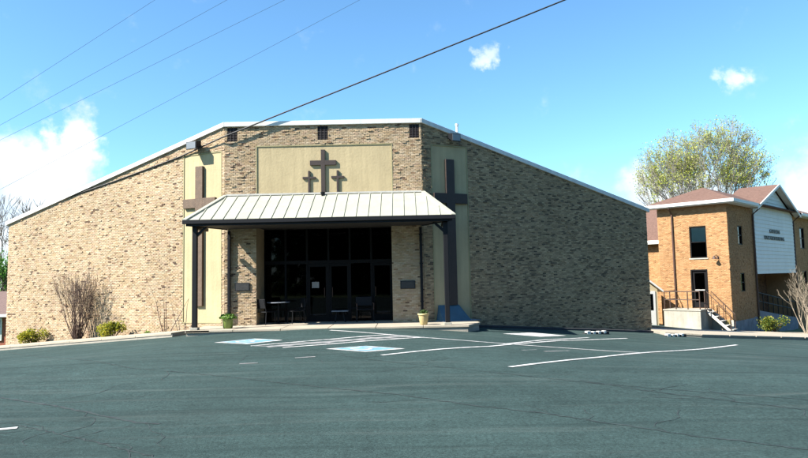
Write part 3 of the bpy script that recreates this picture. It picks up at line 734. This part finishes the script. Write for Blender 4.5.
def bush(x, y, rx, ry, h, label, pal, n, seed, lobes=7):
    t = thing('evergreen_bush', label, 'bush', None, (x, y, G(x, y) + .07))
    r0 = random.Random(seed); L_ = [(r0.uniform(-.62, .62) * rx, r0.uniform(-.5, .5) * ry, h * r0.uniform(.30, .72), r0.uniform(.28, .50)) for _ in range(lobes)]
    def fn(r):
        cx, cy, cz, q = r.choice(L_); d = Vector((r.gauss(0, 1), r.gauss(0, 1), r.gauss(0, 1))).normalized() * (r.random() ** .4)
        return (cx + d.x * q * rx * 1.1, cy + d.y * q * ry * 1.1, max(.03, cz + d.z * q * h * .9))
    leafcloud(n, fn, .085, pal, seed, .6).obj('foliage', 'leaf', t)
    m = MB()
    for k in range(7):
        a = r0.uniform(0, 6.28); m.tube([(0, 0, 0), (rx * .3 * math.cos(a), ry * .3 * math.sin(a), h * .3), (rx * .55 * math.cos(a), ry * .55 * math.sin(a), h * .6)], [.02, .014, .006], 5)
    m.obj('stems', 'twig', t)
YG_ = [(.52, .49, .04), (.58, .54, .05), (.40, .41, .035), (.22, .26, .03), (.64, .58, .08), (.12, .16, .03)]
def bed(s, d): q = FL(s, d, 0); return q[0], q[1]
x, y = bed(8.95, .5); bush(x, y, .56, .42, .62, 'small yellow-green bush nearest the left end of the church wall', YG_, 1500, 11)
x, y = bed(4.55, .5); bush(x, y, .60, .42, .66, 'yellow-green bush between the bare shrub and the bare sapling', YG_, 1700, 12)
x, y = bed(2.95, .5); bush(x, y, .16, .14, .14, 'tiny tuft of green weeds at the wall foot near the sapling', [(.2, .3, .05), (.3, .38, .08)], 140, 13, 3)
bush(17.75, 30.9, .74, .55, .82, 'yellow-topped green bush in front of the porch of the second building', [(.30, .30, .03), (.20, .25, .03), (.06, .12, .02), (.05, .10, .02), (.10, .17, .03), (.4, .38, .07)], 2200, 14, 8)

def grow(b, p, d, ln, r, depth, rnd, twigs, spread=.5, kids=(2, 3), upb=.12, shrink=.72, nseg=3, sides=5, wig=.12, rmin=.003, bound=None):
    pts = [p.copy()]; rs = [r]; q = p.copy(); dd = d.copy()
    for i in range(nseg):
        dd = (dd + Vector((rnd.gauss(0, wig), rnd.gauss(0, wig), rnd.gauss(0, wig) + upb * .3))).normalized()
        q = q + dd * ln / nseg; pts.append(q.copy()); rs.append(max(rmin, r * (1 - .42 * (i + 1) / nseg)))
    b.tube(pts, rs, sides if depth > 1 else 3, cap=False)
    if depth <= 1: twigs.append((pts[-1], dd.copy()))
    if depth == 0: return
    if bound and not bound(pts[-1]): twigs.append((pts[-1], dd.copy())); return
    for k in range(rnd.randint(*kids)):
        ax = dd.orthogonal().normalized(); ax = Quaternion(dd, rnd.uniform(0, 6.28)) @ ax
        nd = (Quaternion(ax, rnd.gauss(spread, .16)) @ dd + Vector((0, 0, upb))).normalized()
        st = pts[-1] if k < 2 else pts[-2]
        grow(b, st, nd, ln * shrink * rnd.uniform(.75, 1.2), rs[-1] * .74, depth - 1, rnd, twigs, spread, kids, upb, shrink, nseg, sides, wig, rmin, bound)

def bare_shrub(name, x, y, label, h, nst, tilt, m_, depth, seed, r=.016, spread=.28, z=None, wig=.09, kids=(2, 3), cat='shrub'):
    rnd = random.Random(seed); t = thing(name, label, cat, None, (x, y, (G(x, y) if z is None else z) + .05)); tw = []
    for k in range(nst):
        b = MB(); a = 6.283 * k / nst + rnd.uniform(-.3, .3); ti = tilt * math.sqrt(rnd.uniform(.05, 1))
        d = Vector((math.cos(a) * math.sin(ti), .7 * math.sin(a) * math.sin(ti), math.cos(ti)))
        grow(b, Vector((.08 * math.cos(a), .06 * math.sin(a), -.05)), d, h * .38 * rnd.uniform(.8, 1.1), r, depth, rnd, tw, spread, kids, .10, .70, 3, 5, wig)
        b.obj('stem', m_, t)
    return t
x, y = bed(6.45, .5); bare_shrub('bare_shrub', x, y, 'large bare brown vase-shaped shrub against the left church wall', 2.35, 32, .33, 'twig', 4, 21, .021, .17)
x, y = bed(2.2, .42); bare_shrub('bare_sapling', x, y, 'thin bare sapling with three stems beside the left cross panel', 2.9, 4, .46, 'twig', 2, 23, .016, .14, wig=.04, kids=(1, 1), cat='sapling')
bare_shrub('bare_shrub', 19.45, 31.0, 'bare pale branching shrub at the right edge before the second building', 2.75, 9, .62, 'twig_pale', 4, 29, .030, .33)

def tree(name, x, y, label, z0, fork, stems, tilt, ln, r, depth, seed, bark, leafpal=None, leafp=.5, ls=.2, cl=5, trunk_r=.35, shrink=.74, spread=.36, group=None, lean=(0, 0), upb=.08, rmin=.016, bound=None):
    rnd = random.Random(seed); t = thing(name, label, 'tree', group, (x, y, z0)); tw = []
    m = MB(); m.tube([(0, 0, -.4), (0, 0, .2), (.05, 0, fork * .6), (0, 0, fork)], [trunk_r * 1.35, trunk_r, trunk_r * .85, trunk_r * .8], 10); m.obj('trunk', bark, t)
    b = MB()
    for k in range(stems):
        a = 6.283 * k / stems + rnd.uniform(-.35, .35); ti = tilt * math.sqrt((k * .618 % 1) * .96 + .04)
        d = Vector((math.cos(a) * math.sin(ti) + lean[0], math.sin(a) * math.sin(ti) + lean[1], math.cos(ti))).normalized()
        grow(b, Vector((trunk_r * .5 * math.cos(a), trunk_r * .5 * math.sin(a), fork - .15)), d, ln * rnd.uniform(.9, 1.1), r * rnd.uniform(.75, 1.1), depth, rnd, tw, spread, (2, 3), upb, shrink, 3, 5, .09, rmin, bound)
    o = b.obj('limbs', bark, t)
    if leafpal:
        lb = MB(); rr = random.Random(seed + 1)
        for p, d in tw:
            # leafing out in patches
            if (math.sin(p.x * .9 + 1.3) * math.sin(p.y * .8) * math.sin(p.z * 1.1 + .6) * .5 + .5) * rr.random() > leafp: continue
            for k in range(rr.randint(1, cl)):
                q = p + Vector((rr.gauss(0, .16), rr.gauss(0, .16), rr.gauss(0, .16))); s = ls * rr.uniform(.5, 1.2)
                nn = Vector((rr.gauss(0, 1), rr.gauss(0, 1), rr.gauss(.4, 1))).normalized(); a = nn.orthogonal().normalized(); a = Quaternion(nn, rr.uniform(0, 6.28)) @ a; c = nn.cross(a)
                lb.add([q - a * s * .5, q + c * s * .3, q + a * s * .5, q - c * s * .3], [(0, 1, 2, 3)], kk(rr.choice(leafpal)))
        lb.obj('crown', 'leaf', t)
    return t
tree('spring_tree', 24.8, 52, 'wide many-stemmed tree coming into pale green leaf behind the second building', -1.9, 3.8, 30, .78, 3.7, .20, 7, 41, 'bark_grey',
     [(.44, .46, .06), (.50, .52, .10), (.36, .42, .06), (.60, .60, .20), (.40, .50, .12)], .66, .135, 4, .45, .72, .25, upb=.02, rmin=.009,
     bound=lambda p: (p.x / 5.1) ** 2 + (p.y / 5.1) ** 2 + ((p.z - 10.6) / 5.5) ** 2 < 1 or p.z < 7.5)
tree('bare_tree', -33.5, 53, 'grey leafless tree behind the left end of the church, nearest the picture edge', -2.5, 3.0, 7, .52, 2.85, .13, 5, 43, 'bark', trunk_r=.28, group='bare trees left of the church')
tree('bare_tree', -31.6, 54, 'grey leafless tree whose top shows above the low left end of the church roof', -2.5, 3.2, 7, .40, 2.3, .12, 5, 44, 'bark', trunk_r=.26, group='bare trees left of the church')
tree('leafy_tree', -29.4, 46, 'bright green young tree behind the small house at the left edge', -2.6, 1.4, 8, .7, 1.5, .07, 5, 47, 'bark', [(.10, .30, .03), (.14, .38, .05), (.08, .22, .03), (.2, .44, .07)], 1.0, .20, 6, .12)

# ------------------------------------------------------------------ second (brick) building
A = (15.85, 31.0)
F1 = Frame(A, R(135), +1)          # sunlit face, s runs back to the left
F2 = Frame(A, R(45), -1)           # shaded face, s runs back to the right
edu = thing('brick_hall', 'two-storey golden brick hall with brown roof and white lettered gable', 'building')
ZB, ZV = -2.3, 4.98; W1 = 3.45; W2 = 18.0
win1 = (1.02, 1.84, 2.34, 3.95); door1 = (1.06, 1.88, -.17, 1.76)
brick_wall('wall', F1, 0, W1, ZB, ZV, [win1, door1], GOLD, 'mortar_orange', edu, 5, proud=.06, thick=.22)
wA, wB = (1.45, 2.15, 2.98, 3.95), (1.45, 2.15, .60, 1.55)
wC, wD = (13.2, 14.3, 3.0, 4.35), (13.2, 14.3, .3, 1.6)
brick_wall('wall', F2, .012, 3.95, ZB, ZV, [wA, wB], GOLD, 'mortar_orange', edu, 6, proud=.06, thick=.22)
brick_wall('wall', F2, 11.45, W2, ZB, ZV, [wC, wD], GOLD, 'mortar_orange', edu, 7, proud=.06, thick=.22)
Fp = Frame(F2(0, -1.6, 0), R(45), -1)
brick_wall('wall', Fp, 3.73, 11.67, ZB, 1.7, [], DARK_BROWN, 'mortar_orange', edu, 8, proud=.04, thick=.2)
E_ = lambda v, w, z: F2(v, -w, z)           # building-local: v along the shaded face, w into the building
def prism_vw(poly, z0, z1, name, m_, parent=edu):
    b = MB(); b.prism(poly, z0, z1, E_); return b.obj(name, m_, parent)
prism_vw([(.25, W1 - .2), (W2, W1 - .2), (W2, W1), (.0, W1)], ZB, ZV, 'wall', 'mortar_orange')
prism_vw([(W2 - .2, .25), (W2, .25), (W2, W1 - .21), (W2 - .2, W1 - .21)], ZB, ZV, 'wall', 'mortar_orange')
prism_vw([(3.75, .23), (3.94, .23), (3.94, 1.6), (3.75, 1.6)], ZB, 1.6, 'wall', 'mortar_orange')
prism_vw([(11.46, .23), (11.65, .23), (11.65, 1.6), (11.46, 1.6)], ZB, 1.6, 'wall', 'mortar_orange')
prism_vw([(.24, .24), (W2 - .24, .24), (W2 - .24, W1 - .24), (.24, W1 - .24)], 2.0, 2.1, 'floor', 'interior')
prism_vw([(.24, .24), (W2 - .24, .24), (W2 - .24, W1 - .24), (.24, W1 - .24)], 4.75, 4.8, 'ceiling', 'interior')
prism_vw([(3.97, .02), (11.43, .02), (11.43, 1.58), (3.97, 1.58)], 1.48, 1.60, 'porch_ceiling', 'brown_metal')
prism_vw([(3.2, -.012), (3.94, -.012), (3.94, .0), (3.2, .0)], ZB, -.75, 'foundation', 'stone_grey')
prism_vw([(.03, -.03), (3.9, -.03), (3.9, -.002), (.03, -.002)], ZB, -.80, 'foundation', 'stone_grey')
b = MB(); b.box(-.035, 1.0, .02, .045, ZB, -.72, F1); b.obj('foundation', 'concrete_pale', edu)
# gable: siding boards over a backing
gz0, gl, gr, gp, gpz = 1.48, 3.96, 11.44, 7.75, 6.36
gt = lambda s: 4.95 + (gpz - 4.95) * (1 - abs(s - gp) / (gp - gl if s < gp else gr - gp))
b = MB(); ring = [(gl, gz0), (gr, gz0), (gr, 4.95), (gp, gpz), (gl, 4.95)]
b.prism(ring, -.02, .06, lambda s, z, d: F2(s, d, z)); gable = b.obj('gable_panel', 'siding', edu)
b = MB(); z = gz0
while z < gpz - .1:
    h = min(.21, gpz - z)
    s0 = gl if z + h <= 4.95 else gl + (z + h - 4.95) / (gpz - 4.95) * (gp - gl); s1 = gr if z + h <= 4.95 else gr - (z + h - 4.95) / (gpz - 4.95) * (gr - gp)
    if s1 - s0 < .1: break
    b.add([F2(s0, .061, z), F2(s1, .061, z), F2(s1, .088, z), F2(s0, .088, z), F2(s0, .063, z + h), F2(s1, .063, z + h)], [(0, 1, 2, 3), (3, 2, 5, 4), (0, 3, 4), (1, 5, 2)]); z += h
stuff(b.obj('siding_boards', 'siding', gable))
def lettering(txt, sc, zc, size, wid):
    cu = bpy.data.curves.new('lettering', 'FONT'); cu.body = txt; cu.size = size; cu.align_x = 'CENTER'; cu.align_y = 'CENTER'; cu.extrude = .012; cu.offset = .0
    o = bpy.data.objects.new('lettering', cu); col.objects.link(o); bpy.context.view_layer.update()
    me = bpy.data.meshes.new_from_object(o.evaluated_get(bpy.context.evaluated_depsgraph_get())); bpy.data.objects.remove(o)
    xs_ = [v.co.x for v in me.vertices]; k = wid / (max(xs_) - min(xs_))
    for v in me.vertices: v.co = Vector(F2(sc + v.co.x * k, .10 + v.co.z, zc + v.co.y))
    me.materials.clear(); me.materials.append(MATS['letter'])
    q = bpy.data.objects.new('lettering', me); col.objects.link(q); q.parent = gable; return q
lettering('GAMMONS', 7.5, 3.84, .31, 1.95); lettering('EDUCATION BUILDING', 7.4, 3.45, .30, 3.8)
# windows and door
def window(fr, o, blind=0, sill=True, fcol='frame_dark'):
    a, b_, z0, z1 = o
    f = MB(); q = .055
    for (p, r, c, d) in ((a, a + q, z0, z1), (b_ - q, b_, z0, z1), (a + q, b_ - q, z0, z0 + q), (a + q, b_ - q, z1 - q, z1), (a + q, b_ - q, (z0 + z1) / 2 - .02, (z0 + z1) / 2 + .02)): f.box(p + .001, r - .001, -.12, -.03, c + .001, d - .001, fr)
    w_ = f.obj('window', fcol, edu)
    g_ = MB(); g_.box(a + q, b_ - q, -.085, -.079, z0 + q, z1 - q, fr); g_.obj('pane', 'glass', w_)
    if blind:
        k = MB(); k.box(a + q, b_ - q, -.125, -.118, z1 - q - (z1 - z0) * blind, z1 - q, fr); k.obj('blind', 'blind', w_)
    if sill:
        k = MB(); k.box(a - .05, b_ + .05, -.10, .05, z0 - .06, z0 - .002, fr); k.obj('sill', 'concrete_pale', w_)
window(F1, win1, .46); window(F2, wA, 0, False); window(F2, wB, 0, False); window(F2, wC, .0, False); window(F2, wD, .0, False)
a, b_, z0, z1 = door1
f = MB()
for (p, r, c, d) in ((a, a + .06, z0, z1), (b_ - .06, b_, z0, z1), (a + .06, b_ - .06, z1 - .06, z1)): f.box(p + .001, r - .001, -.14, .015, c, d - .001, F1)
f.obj('door_frame', 'frame_dark', edu)
f = MB()
for (p, r, c, d) in ((a + .062, a + .17, z0 + .01, z1 - .065), (b_ - .17, b_ - .062, z0 + .01, z1 - .065), (a + .17, b_ - .17, z0 + .01, z0 + .30), (a + .17, b_ - .17, z1 - .18, z1 - .065)): f.box(p, r, -.09, -.05, c, d, F1)
d_ = f.obj('door', 'frame_dark', edu)
f = MB(); f.box(a + .17, b_ - .17, -.073, -.067, z0 + .30, z1 - .18, F1); f.obj('pane', 'glass_dark', d_)
f = MB(); f.box(a + .18, b_ - .18, -.045, -.02, z0 + .88, z0 + .93, F1); f.obj('handle', 'steel_pale', d_)
# roofs
EV = .48
def roofpoly(pts, faces, name='roof', m_='shingle'):
    b = MB(); b.add([E_(*p) for p in pts], faces); return b.obj(name, m_, edu)
zr0, zr1 = ZV + .17, 6.12; h0 = W1 / 2
roofpoly([(-EV, -EV, zr0), (-EV, W1 + EV, zr0), (W2 + EV, W1 + EV, zr0), (W2 + EV, -EV, zr0), (h0 + .15, h0, zr1), (W2 + EV, h0, zr1)], [(0, 4, 1), (0, 3, 5, 4), (1, 4, 5, 2), (2, 5, 3), (0, 1, 2, 3)])
gf = -.42     # gable overhang in front of the wall
roofpoly([(gl - .5, gf, 4.99), (gp, gf, gpz + .22), (gp, h0, gpz + .22), (gl - .5, h0, 4.99 + .0), (gr + .5, gf, 4.99), (gr + .5, h0, 4.99)],
         [(0, 1, 2, 3), (1, 4, 5, 2), (3, 2, 5)], 'roof')
for (va, vb) in ((gl - .5, gp), (gr + .5, gp)):                                # raking boards
    s = 1 if va < vb else -1
    b = MB(); b.add([E_(va, gf - .03, 4.85), E_(vb, gf - .03, gpz + .08), E_(vb, gf - .03, gpz + .225), E_(va, gf - .03, 5.0), E_(va, gf + .03, 4.85), E_(vb, gf + .03, gpz + .08), E_(vb, gf + .03, gpz + .225), E_(va, gf + .03, 5.0)],
                    [(0, 1, 2, 3), (7, 6, 5, 4), (0, 4, 5, 1), (2, 6, 7, 3), (0, 3, 7, 4), (1, 5, 6, 2)]); b.obj('rake_board', 'white_paint', edu)
    b = MB(); b.add([E_(va, gf + .031, 4.95), E_(vb, gf + .031, gpz + .17), E_(vb, -.09, gpz + .17), E_(va, -.09, 4.95), E_(va, gf + .031, 4.90), E_(vb, gf + .031, gpz + .12), E_(vb, -.09, gpz + .12), E_(va, -.09, 4.90)],
                    [(0, 1, 2, 3), (7, 6, 5, 4), (0, 4, 5, 1), (2, 6, 7, 3), (0, 3, 7, 4), (1, 5, 6, 2)]); b.obj('rake_soffit', 'white_paint', edu)
for (v0, v1, w0, w1) in ((-EV - .03, gl - .52, -EV - .03, -EV + .03), (gr + .52, W2 + EV, -EV - .03, -EV + .03), (-EV - .03, -EV + .03, -EV + .032, W1 + EV)):
    prism_vw([(v0, w0), (v1, w0), (v1, w1), (v0, w1)], ZV + .03, zr0 + .012, 'fascia', 'white_paint')
for (v0, v1, w0, w1) in ((-EV + .032, gl - .5, -EV + .032, -.03), (gr + .5, W2, -EV + .032, -.03), (-EV + .032, -.03, -.028, W1 + EV)):
    prism_vw([(v0, w0), (v1, w0), (v1, w1), (v0, w1)], ZV - .01, ZV + .03, 'soffit', 'white_paint')
# lower wing behind to the left
prism_vw([(2.0, W1 + .01), (11, W1 + .01), (11, 10), (2.0, 10)], ZB, 3.25, 'wall', 'mortar_orange')
Fw = Frame(E_(2.0, W1 + .02, 0), R(135), +1)
brick_wall('wall', Fw, 0, 5, ZB, 3.2, [], GOLD, 'mortar_orange', edu, 9, proud=.06, thick=.1)
roofpoly([(1.55, W1 + .02, 3.42), (1.55, 10.4, 3.42), (5.6, 10.4, 5.55), (5.6, W1 + .02, 5.55), (11.4, W1 + .02, 3.42), (11.4, 10.4, 3.42)], [(0, 3, 2, 1), (3, 4, 5, 2), (0, 4, 3), (1, 2, 5), (0, 1, 5, 4)], 'roof')
prism_vw([(1.50, W1 + .02), (1.56, W1 + .02), (1.56, 10.4), (1.50, 10.4)], 3.24, 3.44, 'fascia', 'white_paint')
# downspouts
for fr, s in ((F1, 2.66), (F2, 3.78), (F2, 11.6)):
    b = MB(); b.tube([fr(s, .42, ZV - .04), fr(s, .07, ZV - .35), fr(s, .07, -1.2)], .048, 8); b.obj('downspout', 'brown_metal', edu)
# wall lamp
t = thing('wall_lamp', 'dark gooseneck lamp on the sunlit brick face beside the upper window', 'lamp', None, F1(.52, .012, 2.35))
o_ = Vector(F1(.52, .012, 2.35)); T = lambda s, d, z: Vector(F1(s, d, z)) - o_
b = MB(); b.box(.47, .57, .013, .04, 2.27, 2.40, T); b.obj('mount', 'brown_metal', t)
b = MB(); b.tube([T(.52, .03, 2.36), T(.53, .16, 2.46), T(.58, .26, 2.42)], .014, 8); b.obj('arm', 'brown_metal', t)
b = MB(); c = T(.60, .28, 2.36); b.lathe([(.11, c.z - .10), (.075, c.z - .02), (.03, c.z + .06)], 14, c.x, c.y); b.obj('lamp_shade', 'brown_metal', t)

# stoop, railing, metal stair
stp = thing('concrete_stoop', 'pale concrete landing below the side door of the brick hall', 'stoop')
b = MB(); b.box(.95, 2.72, .05, 1.5, -2.0, -.24, F1); b.obj('block', 'concrete_pale', stp, bevel=.015)
b = MB(); b.box(.92, 2.75, .05, 1.53, -.238, -.17, F1); b.obj('landing', 'concrete_pale', stp, bevel=.012)
rl = thing('handrail', 'rusty metal handrail round the concrete landing', 'railing')
for s, d in ((.98, 1.44), (1.55, 1.44), (2.12, 1.44), (2.68, 1.44), (2.68, .78), (.98, .78)):
    b = MB(); b.tube([F1(s, d, -.169), F1(s, d, .70)], .028, 8); b.obj('post', 'rust_rail', rl)
for z in (.70, .30):
    b = MB(); b.tube([F1(2.68, .1, z), F1(2.68, 1.44, z), F1(.98, 1.44, z)], .024, 8); b.obj('rail', 'rust_rail', rl)
ms = thing('metal_stair', 'narrow steel stair with handrail going down from the concrete landing', 'stair')
sx0, sx1, zz0, zz1 = .90, -.22, -.20, -1.22
for d in (.12, .74):
    b = MB(); b.add([F1(sx0, d, zz0), F1(sx1, d, zz1), F1(sx1, d, zz1 - .18), F1(sx0, d, zz0 - .18), F1(sx0, d + .03, zz0), F1(sx1, d + .03, zz1), F1(sx1, d + .03, zz1 - .18), F1(sx0, d + .03, zz0 - .18)],
                    [(0, 1, 2, 3), (7, 6, 5, 4), (0, 4, 5, 1), (1, 5, 6, 2), (2, 6, 7, 3), (3, 7, 4, 0)]); b.obj('stringer', 'steel_pale', ms)
    b = MB(); b.tube([F1(sx0, d + .015, zz0 - .1), F1(sx0, d + .015, .68), F1(sx1 + .08, d + .015, -.42), F1(sx1 + .08, d + .015, zz1 - .1)], .022, 8); b.obj('rail', 'rust_rail', ms)
    b = MB(); b.tube([F1(.36, d + .015, -.75), F1(.36, d + .015, .15)], .018, 8); b.obj('post', 'rust_rail', ms)
for k in range(5):
    t_ = (k + .5) / 5; s = sx0 + (sx1 - sx0) * t_; z = zz0 + (zz1 - zz0) * t_
    b = MB(); b.box(s - .13, s + .13, .151, .739, z - .03, z, F1); b.obj('tread', 'steel_pale', ms)
b = MB(); b.box(.10, .30, .03, .16, -.95, -.72, F1); tag(b.obj('utility_box', 'yellow_box', bevel=.01), 'small yellowish box on the wall corner behind the metal stair', 'box')
# porch: ramp wall, railing, floor
pr = thing('porch_ramp', 'grey sloping concrete ramp with dark railing under the white gable', 'ramp')
b = MB(); b.add([E_(3.98, -.05, -2.4), E_(11.3, -.05, -2.4), E_(11.3, -.05, -1.25), E_(3.98, -.05, -.45), E_(3.98, 1.5, -2.4), E_(11.3, 1.5, -2.4), E_(11.3, 1.5, -1.25), E_(3.98, 1.5, -.45)],
                [(0, 1, 2, 3), (7, 6, 5, 4), (0, 4, 5, 1), (1, 5, 6, 2), (2, 6, 7, 3), (3, 7, 4, 0)]); b.obj('ramp', 'stone_grey', pr)
for k in range(9):
    s = 4.05 + k * .9; z = -.45 - .8 * (s - 3.98) / 7.32
    b = MB(); b.tube([E_(s, .02, z - .05), E_(s, .02, z + .95)], .025, 6); b.obj('post', 'black_metal', pr)
for h in (.95, .5):
    b = MB(); b.tube([E_(4.0, .02, -.45 + h), E_(11.3, .02, -1.25 + h)], .025, 6); b.obj('rail', 'black_metal', pr)

# little gabled shed beside the church end
sh = thing('gabled_shed', 'small cream gabled lean-to with white door beside the end of the church', 'shed')
sx_, sy_ = 11.8, 32.5; zb = -1.6
b = MB(); b.prism([(-1.05, zb), (1.05, zb), (1.05, .80), (0, 1.62), (-1.05, .80)], 0, 1.2, lambda x, z, y: (sx_ + x, sy_ + y, z)); b.obj('wall', 'cream_siding', sh)
for s in (-1, 1):
    b = MB(); b.add([(sx_, sy_ - .15, 1.70), (sx_ + s * 1.3, sy_ - .15, .66), (sx_ + s * 1.3, sy_ + 1.3, .66), (sx_, sy_ + 1.3, 1.70), (sx_, sy_ - .15, 1.80), (sx_ + s * 1.3, sy_ - .15, .76), (sx_ + s * 1.3, sy_ + 1.3, .76), (sx_, sy_ + 1.3, 1.80)],
                    [(0, 1, 2, 3), (7, 6, 5, 4), (0, 4, 5, 1), (1, 5, 6, 2), (2, 6, 7, 3), (3, 7, 4, 0)]); b.obj('roof', 'white_paint', sh)
b = MB(); b.box(sx_ + .12, sx_ + .92, sy_ - .03, sy_ - .002, -1.25, .72); d_ = b.obj('door', 'white_paint', sh)
b = MB(); b.box(sx_ + .24, sx_ + .80, sy_ - .036, sy_ - .031, -.25, .58); b.obj('pane', 'glass_dark', d_)

# brick house at the far left edge
hs = thing('brick_house', 'small red brick house with brown roof at the left edge behind the church', 'house')
b = MB(); b.box(-31, -21.5, 38, 44, -3.0, .0); b.obj('wall', 'red_brick', hs)
b = MB(); b.add([(-31.5, 37.5, .0), (-21, 37.5, .0), (-21, 44.5, .0), (-31.5, 44.5, .0), (-29.5, 41, 1.35), (-23, 41, 1.35)], [(0, 1, 5, 4), (1, 2, 5), (2, 3, 4, 5), (3, 0, 4), (3, 2, 1, 0)]); b.obj('roof', 'shingle_brown', hs)
b = MB(); b.box(-31.5, -21, 37.44, 37.5, -.14, .03); b.obj('fascia', 'white_paint', hs)
for x in (-24.6, -27.6):
    b = MB(); b.box(x - .6, x + .6, 37.94, 37.995, -1.55, -.22); w_ = b.obj('window', 'white_paint', hs)
    b = MB(); b.box(x - .5, x + .5, 37.925, 37.935, -1.45, -.32); b.obj('pane', 'glass_dark', w_)

# wheel stops with white blocks
for (x0, y0, x1, y1, lb) in ((6.35, 22.75, 7.25, 23.2, 'low dark wheel stop with four white blocks along the right church wing'), (9.75, 24.1, 10.6, 24.5, 'low dark wheel stop with four white blocks near the cream shed')):
    d = Vector((x1 - x0, y1 - y0, 0)); a_ = math.atan2(d.y, d.x); t = thing('wheel_stop', lb, 'wheel stop', 'dark and white wheel stops', (x0, y0, G((x0 + x1) / 2, (y0 + y1) / 2)), a_); ln = d.length
    b = MB(); b.box(-.08, ln + .08, -.07, .07, -.05, .07); b.obj('body', 'rubber', t, bevel=.015)
    for k in range(4):
        x = ln * (k + .5) / 4; b = MB(); b.box(x - (.09 if k == 0 else .06), x + (.09 if k == 0 else .06), -.076, .06, .0, .13 if k == 0 else .10); b.obj('white_block', 'white_paint', t, bevel=.012)

# ------------------------------------------------------------------ overhead lines
def cable(name, p0, p1, sag, r, m_, label, group=None, ext=1.0, n=40):
    p0, p1 = Vector(p0), Vector(p1); p1 = p0 + (p1 - p0) * ext; b = MB()
    b.tube([p0.lerp(p1, i / n) - Vector((0, 0, sag * 4 * (i / n) * (1 - i / n))) for i in range(n + 1)], r, 6)
    return tag(b.obj(name, m_), label, 'cable', group)
b = MB(); b.tube([FL(7.9, .03, 5.06), FL(5.0, .035, 5.58), FL(1.95, .045, 6.19), (-6.30, 21.86, 6.665), (-.2, 21.74, 8.97), (5.80, 21.5, 11.21), (20, 21.0, 16.4)], .026, 6)
tag(b.obj('service_cable', 'cable'), 'thick black cable running from the left church roof edge up across the sky', 'cable')
WI = [((-10.33, 16, 6.41), (-6.37, 16, 8.98), 'uppermost of the thin wires crossing the sky at upper left'), ((-10.31, 16, 5.75), (-4.49, 16, 8.94), 'second thin wire from the top left corner'),
      ((-10.30, 16, 5.36), (-2.98, 16, 8.91), 'third thin wire from the top left corner'), ((-7.74, 16, 5.39), (-1.02, 16, 8.87), 'lowest of the thin wires, passing nearest the church roof')]
for a, c, lb in WI:
    a, c = Vector(a), Vector(c); C0 = Vector((0, 0, 1.6)); k = 1.7
    a, c = C0 + (a - C0) * k, C0 + (c - C0) * k; d = c - a
    cable('overhead_wire', a - d * 1.2, a + d * 2.2, .0, .0058, 'wire', lb, 'thin overhead wires')

# ------------------------------------------------------------------ unseen wood added behind the viewer to hold back low sky light
rnd = random.Random(77); b = MB()
path = [(-16, -30), (5, -32), (30, -30), (52, -16), (60, 6), (58, 26)]
for i in range(26000):
    t = rnd.random() * (len(path) - 1); k = int(t); f = t - k
    x = path[k][0] + (path[k + 1][0] - path[k][0]) * f + rnd.gauss(0, 1.8); y = path[k][1] + (path[k + 1][1] - path[k][1]) * f + rnd.gauss(0, 1.8)
    top = 13 + 2.2 * math.sin(t * 9) + 1.2 * math.sin(t * 23); z = -2 + (top + 2) * rnd.random() ** .8
    s_ = rnd.uniform(.5, 1.0); d = Vector((rnd.gauss(0, 1), rnd.gauss(0, 1), rnd.gauss(.3, .8))).normalized(); a = d.orthogonal().normalized(); c = d.cross(a); p = Vector((x, y, z))
    b.add([p - a * s_, p + c * s_ * .6, p + a * s_, p - c * s_ * .6], [(0, 1, 2, 3)], kk(rnd.choice([(.05, .09, .02), (.07, .11, .03), (.04, .07, .02)])))
o = stuff(b.obj('sky_block_wood', 'leaf')); o['label'] = 'unseen green wood added behind the viewer to block low sky light'
